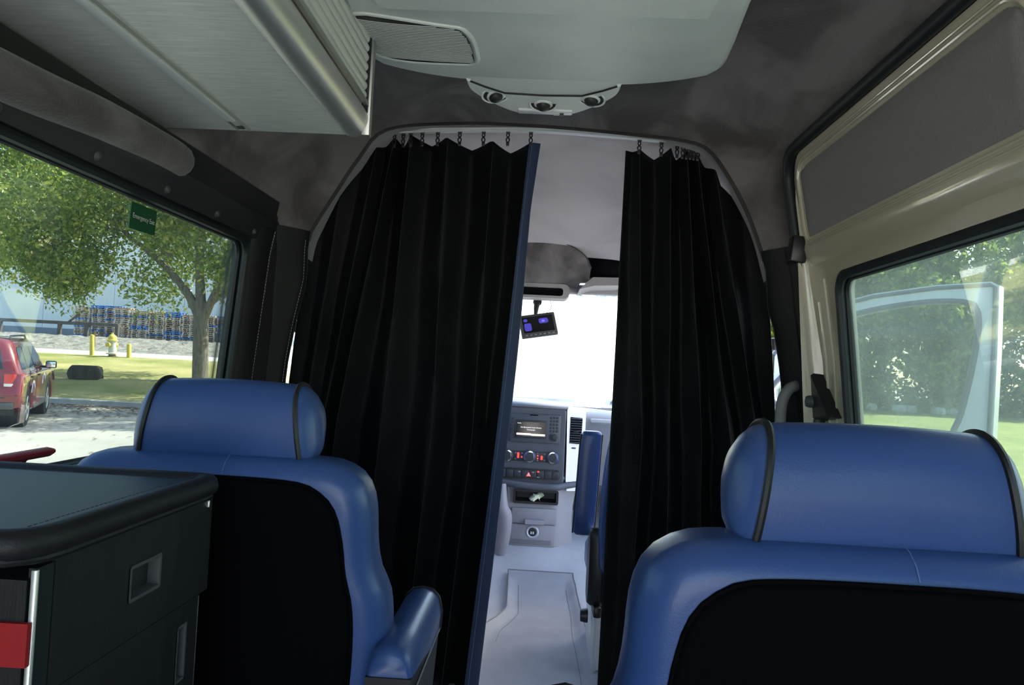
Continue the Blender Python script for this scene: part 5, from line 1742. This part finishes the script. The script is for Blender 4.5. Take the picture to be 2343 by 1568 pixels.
def pallet_mesh(mat):
    m = MB()
    for k in range(6):
        m.box((-0.5 + 0.2 * k, 0, 0.128), (0.13, 1.0, 0.022))
    for x in (-0.53, 0.0, 0.53):
        m.box((x, 0, 0.017), (0.12, 1.0, 0.022))
    for y in (-0.45, 0, 0.45):
        m.box((0, y, 0.106), (1.18, 0.10, 0.022))
        for x in (-0.53, 0, 0.53):
            m.box((x, y, 0.062), (0.13, 0.10, 0.068))
    o = m.build('pallet', mat, smooth=0)
    me = o.data
    bpy.data.objects.remove(o)
    return me


PM = [pallet_mesh('pallet_grey'), pallet_mesh('pallet_brown'), pallet_mesh('pallet_blue')]
STK = [(-34.3, 57.2, 17), (-33.0, 57.2, 18), (-31.8, 57.0, 18), (-30.6, 56, 17), (-29.3, 56, 16), (-28.05, 56, 16), (-26.8, 56, 16), (-25.55, 56, 15), (-24.3, 56, 15), (-23.0, 56, 15), (-21.8, 56, 15)]
SN = ['leftmost', 'second', 'third', 'fourth', 'fifth', 'sixth', 'seventh', 'eighth', 'ninth', 'tenth', 'rightmost']
ORD = ['first', 'second', 'third', 'fourth', 'fifth', 'sixth', 'seventh', 'eighth', 'ninth', 'tenth', 'eleventh', 'twelfth', 'thirteenth', 'fourteenth', 'fifteenth', 'sixteenth', 'seventeenth', 'eighteenth']
for (x, y, n), sn in zip(STK, SN):
    zb = gz(x, y) + 0.05
    for k in range(n):
        r_ = RND.random()
        ci = 0 if r_ < 0.50 else 1 if r_ < 0.85 else 2
        lab = '%s pallet, %s from the bottom of the %s stack by the warehouse' % (('weathered grey', 'brown wooden', 'blue painted')[ci], ORD[k], sn)
        o = bpy.data.objects.new('pallet', PM[ci])
        COL.objects.link(o)
        tag(o, lab, 'pallet', 'pallets in the %s stack' % sn)
        o.location = (x + 0.004 * k * (-1) + RND.uniform(-0.03, 0.03), y + RND.uniform(-0.05, 0.05), zb + 0.1395 * k)
        o.rotation_euler = (0, 0, RND.uniform(-0.04, 0.04))

# --- dark steel frame in front of the pallets
sf = thing('steel_frame', (-31.0, 48.0, gz(-31, 48)), 'long dark steel trailer frame with posts in front of the pallets', 'trailer')
zs = gz(-31, 48)
MB().box((-33.4, 48.0, 2.63), (13.4, 0.25, 0.20)).build('top_rail', 'steel_dark', sf)
MB().box((-33.4, 48.0, 1.74), (13.4, 0.12, 0.10)).build('middle_rail', 'steel_dark', sf)
MB().box((-32.0, 48.6, 1.60), (17.5, 1.6, 0.16)).build('deck', 'steel_dark', sf)
for x in (-34.3, -30.45, -28.7, -26.75, -38, -40):
    MB().box((x, 48.0, 2.12), (0.20, 0.2, 1.10)).build('post', 'steel_dark', sf)
MB().tube([(-29.9, 48.0, 2.7), (-28.9, 48.3, 3.7)], 0.07, 6).build('brace', 'steel_dark', sf)
hs_ = MB().tube(catmull([(-33.5, 60.5, 3.9), (-33.3, 60.4, 3.4), (-33.0, 60.3, 2.7), (-32.2, 60.2, 2.0), (-31.6, 60.2, 1.9)], 6), 0.06, 6)
tag(hs_.build('hose', 'rubber', smooth=60), 'black hose hanging on the white building wall', 'hose')
bc = MB()
for k in range(12):
    bc.box((-35.9 + 0.17 * k, 60.0 + (0.05 if k % 2 else 0), 2.5), (0.17, 1.0, 1.3))
bc_ = thing('blue_bin', (-35.0, 60, 1.85), 'blue ribbed bin against the white building', 'bin')
bc.build('ribbed_body', 'container_blue', bc_, smooth=0)
MB().box((-34.97, 60.0, 3.18), (2.1, 1.1, 0.08)).build('rim', 'container_blue', bc_)
ob_ = thing('orange_rack', (-31.6, 58.5, 1.85), 'low orange metal rack behind the steel frame', 'rack')
MB().box((-31.6, 58.5, 2.02), (1.9, 0.5, 0.22)).build('beam', 'orange_paint', ob_)
for x in (-32.4, -30.8):
    MB().box((x, 58.5, 1.9), (0.12, 0.5, 0.2)).build('foot', 'orange_paint', ob_)
# --- white building
bd = thing('warehouse', (-40, 64, 1.5), 'long white warehouse wall with grey base behind the pallets', 'building')
for k in range(14):
    MB().box((-90 + 6.0 * k + 3, 64.0, 7.6), (5.96, 0.4, 10.4)).build('wall_panel', 'building_white', bd)
MB().box((-48, 63.85, 2.0), (84, 0.3, 1.3)).build('base_band', 'building_base', bd)
MB().box((-48, 67, 7.4), (83.8, 5.4, 10.4)).build('hall', 'building_white', bd)
MB().box((-48, 64.0, 12.9), (84, 0.7, 0.3)).build('parapet', 'building_base', bd)

# --- fallen leaves along the kerb
n_ = 5000
lx = NP.uniform(-16, -5, n_); ly = 18.9 - NP.exponential(1.1, n_)
lz = np.array([gz(a, b) for a, b in zip(lx, ly)]) + 0.012
an = NP.uniform(0, 2 * np.pi, n_); ls = NP.uniform(0.03, 0.07, n_)
V = np.empty((n_, 4, 3))
for q, (u, v) in enumerate(((1, 0), (0, 0.45), (-1, 0), (0, -0.45))):
    V[:, q, 0] = lx + ls * (u * np.cos(an) - v * np.sin(an))
    V[:, q, 1] = ly + ls * (u * np.sin(an) + v * np.cos(an))
    V[:, q, 2] = lz + NP.uniform(0, 0.015, n_)
me = bpy.data.meshes.new('leaf_litter')
me.vertices.add(n_ * 4); me.loops.add(n_ * 4); me.polygons.add(n_)
me.vertices.foreach_set('co', V.reshape(-1).astype(np.float32))
me.loops.foreach_set('vertex_index', np.arange(n_ * 4, dtype=np.int32))
me.polygons.foreach_set('loop_start', np.arange(0, n_ * 4, 4, dtype=np.int32))
me.update(calc_edges=True)
me.materials.append(MATS['rust'])
lo2 = bpy.data.objects.new('leaf_litter', me); COL.objects.link(lo2)
tag(lo2, 'scattered brown fallen leaves on the road along the kerb', 'leaves', kind='stuff')
# --- red car parked at the left
sv = thing('parked_car', (0, 0, 0), 'dark red car parked on the road outside the left window', 'car')
WR = 0.345


def arc(cy, r, a0, a1, n=10):
    return [(cy + r * cos(radians(a0 + (a1 - a0) * k / n)), WR + 0.02 + r * sin(radians(a0 + (a1 - a0) * k / n))) for k in range(n + 1)]


side = [(-0.86, 0.42), (-0.91, 0.55), (-0.905, 0.70), (-0.865, 0.80), (-0.845, 1.03), (0.6, 1.04), (2.25, 1.04), (2.75, 1.02), (3.25, 0.95), (3.46, 0.82), (3.55, 0.58), (3.50, 0.34), (3.2, 0.29)]
side += arc(2.62, 0.415, -8, 188) + [(2.12, 0.27), (0.50, 0.27)] + arc(0.0, 0.415, -8, 188) + [(-0.55, 0.38)]
rings = []
for x, d in ((-0.905, 0.075), (-0.895, 0.035), (-0.865, 0.010), (-0.80, 0.0), (0.80, 0.0), (0.865, 0.010), (0.895, 0.035), (0.905, 0.075)):
    rings.append([(x, y, z) for y, z in offset_poly(side, d)])
MB().loft(rings).build('lower_body', 'car_red', sv, smooth=40)
gh_ = []
for z, hxx, y0, y1, r in ((0.98, 0.865, -0.845, 2.36, 0.12), (1.06, 0.855, -0.845, 2.20, 0.14), (1.54, 0.69, -0.70, 1.58, 0.16), (1.62, 0.62, -0.60, 1.42, 0.18), (1.655, 0.48, -0.42, 1.20, 0.2)):
    gh_.append([(x, y, z) for x, y in rrect(-hxx, hxx, y0, y1, r, 6)])
MB().loft(gh_).build('cabin', 'car_red', sv, smooth=50)


def sx(z): return interp(z, [1.06, 1.54], [0.855, 0.69])


for s in (-1, 1):
    for poly in ([(-0.60, 1.09), (-0.05, 1.09), (-0.05, 1.50), (-0.48, 1.49), (-0.57, 1.42)], [(0.02, 1.09), (0.72, 1.09), (0.72, 1.505), (0.02, 1.505)], [(0.79, 1.09), (1.80, 1.09), (1.68, 1.20), (1.36, 1.49), (0.79, 1.505)]):
        m = MB()
        m.loft([[(s * (sx(z) + 0.010), y, z) for y, z in offset_poly(poly, 0.012)], [(s * (sx(z) + 0.004), y, z) for y, z in poly]], True, True)
        m.build('side_window', 'car_glass', sv, smooth=20)
    # tail lamp with clear lower band
    m = MB()
    tl_ = [(0.62, -0.862), (0.70, -0.868), (0.80, -0.850), (0.868, -0.80), (0.905, -0.68), (0.86, -0.66), (0.62, -0.70)]
    m.loft([[(s * x, y, z) for x, y in tl_] for z in (0.775, 0.80, 0.95, 1.02)])
    t_ = m.build('tail_lamp', 'lamp_red', sv, smooth=40)
    m = MB()
    m.loft([[(s * x * 1.003, y - 0.004, z) for x, y in tl_] for z in (0.800, 0.850)])
    m.build('reverse_lens', 'lamp_clear', t_, smooth=40)
    # mirror
    m = MB()
    m.box((s * 1.03, 1.66, 1.11), (0.20, 0.11, 0.15), bev=0.035, seg=3)
    mi = m.build('mirror', 'car_trim', sv)
    MB().box((s * 1.03, 1.602, 1.11), (0.165, 0.006, 0.115), bev=0.003).build('mirror_glass', 'chrome', mi)
    MB().box((s * 0.90, 1.68, 1.06), (0.12, 0.05, 0.05), bev=0.012).build('mirror_arm', 'car_trim', mi)
    for y in (0.18, 1.05):
        MB().box((s * 0.912, y, 0.93), (0.03, 0.17, 0.035), bev=0.01).build('door_handle', 'car_trim', sv)
    MB().box((s * 0.895, 1.31, 0.335), (0.06, 1.62, 0.075), bev=0.02).build('side_step', 'car_grey', sv)
    MB().tube([(s * 0.60, -0.45, 1.63), (s * 0.60, -0.35, 1.69), (s * 0.60, 1.1, 1.69), (s * 0.60, 1.25, 1.62)], 0.018, 8).build('roof_rail', 'car_trim', sv)
    for y in (-0.02, 0.76):
        MB().box((s * 0.902, y, 0.75), (0.012, 0.012, 0.60)).build('door_gap', 'car_trim', sv)
    # wheel
    for y in (0.0, 2.62):
        mt = Matrix.Rotation(radians(90 * s), 4, 'Y')
        c = (s * 0.78, y, WR)
        wq = MB().lathe([(0.20, -0.10), (0.31, -0.105), (0.340, -0.085), (WR, -0.05), (WR, 0.06), (0.338, 0.09), (0.30, 0.108), (0.235, 0.105), (0.225, 0.06)], 32, c, mt).build('tyre', 'tyre', sv, smooth=40)
        m = MB()
        m.lathe([(0.228, 0.03), (0.232, 0.10), (0.215, 0.104), (0.205, 0.05)], 32, c, mt)
        rm = m.build('rim', 'alu', wq, smooth=40)
        m = MB()
        for k in range(5):
            a = 2 * pi * k / 5
            m.box((s * 0.86, y + 0.115 * cos(a), WR + 0.115 * sin(a)), (0.03, 0.21, 0.055), rot=Matrix.Rotation(-a if False else a, 4, 'X'), bev=0.008)
        m.lathe([(0.05, 0.06), (0.055, 0.10), (0.0, 0.105)], 16, c, mt)
        m.build('spokes', 'alu', wq, smooth=40)
        MB().lathe([(0.0, 0.0), (0.22, 0.0), (0.22, 0.03), (0.0, 0.03)], 24, c, mt).build('brake_disc', 'car_trim', wq)
        m = MB()
        m.lathe([(0.36, -0.30), (0.405, -0.30), (0.405, 0.09), (0.36, 0.09)], 24, (s * 0.78, y, WR + 0.02), mt)
        m.build('wheel_well', 'car_trim', sv)
    # pale ring shaped decals on the doors
    for (y, z, r) in ((0.42, 0.62, 0.23), (1.75, 0.72, 0.22)):
        for (ra, rb, mt_) in ((r, r - 0.05, 'decal_white'), (r - 0.055, r - 0.12, 'decal_purple')):
            m = MB()
            n = 18
            rgs = []
            for k in range(n + 1):
                a = radians(20 + 160 * k / n)
                rgs.append([(s * 0.9065, y + ra * cos(a), z + ra * sin(a)), (s * 0.9065, y + rb * cos(a), z + rb * sin(a))])
            m.loft(rgs, closed=False)
            m.build('decal', mt_, sv, smooth=0, solid=0.002)
m = MB()
rwp = [(-0.60, 1.10), (0.60, 1.10), (0.50, 1.50), (-0.50, 1.50)]
m.loft([[(x, interp(z, [1.06, 1.54], [-0.845, -0.70]) - 0.012, z) for x, z in offset_poly(rwp, 0.02)], [(x, interp(z, [1.06, 1.54], [-0.845, -0.70]) - 0.002, z) for x, z in rwp]])
m.build('rear_window', 'car_glass', sv, smooth=20)
MB().box((0, -0.895, 0.46), (1.60, 0.06, 0.13), bev=0.03).build('rear_bumper_trim', 'car_grey', sv)
MB().box((0, -0.912, 0.60), (1.30, 0.02, 0.02), bev=0.005).build('bumper_strip', 'car_trim', sv)
MB().box((0, -0.870, 0.86), (0.50, 0.02, 0.14), bev=0.006).build('plate_recess', 'car_trim', sv)
m = MB()
m.add([(-0.72, 1.62, 1.50), (0.72, 1.62, 1.50), (0.80, 2.26, 1.08), (-0.80, 2.26, 1.08)], [(0, 1, 2, 3)])
m.v = [(-0.62, 1.60, 1.545), (0.62, 1.60, 1.545), (0.78, 2.23, 1.075), (-0.78, 2.23, 1.075)]
m.build('windscreen', 'car_glass', sv, solid=0.02)
MB().box((0, 1.3, 0.33), (1.5, 3.6, 0.16)).build('underbody', 'car_trim', sv)
sv.location = (-10.40, 13.95, gz(-10.4, 13.9) - 0.005)
sv.rotation_euler = (radians(1.4), 0, radians(26))
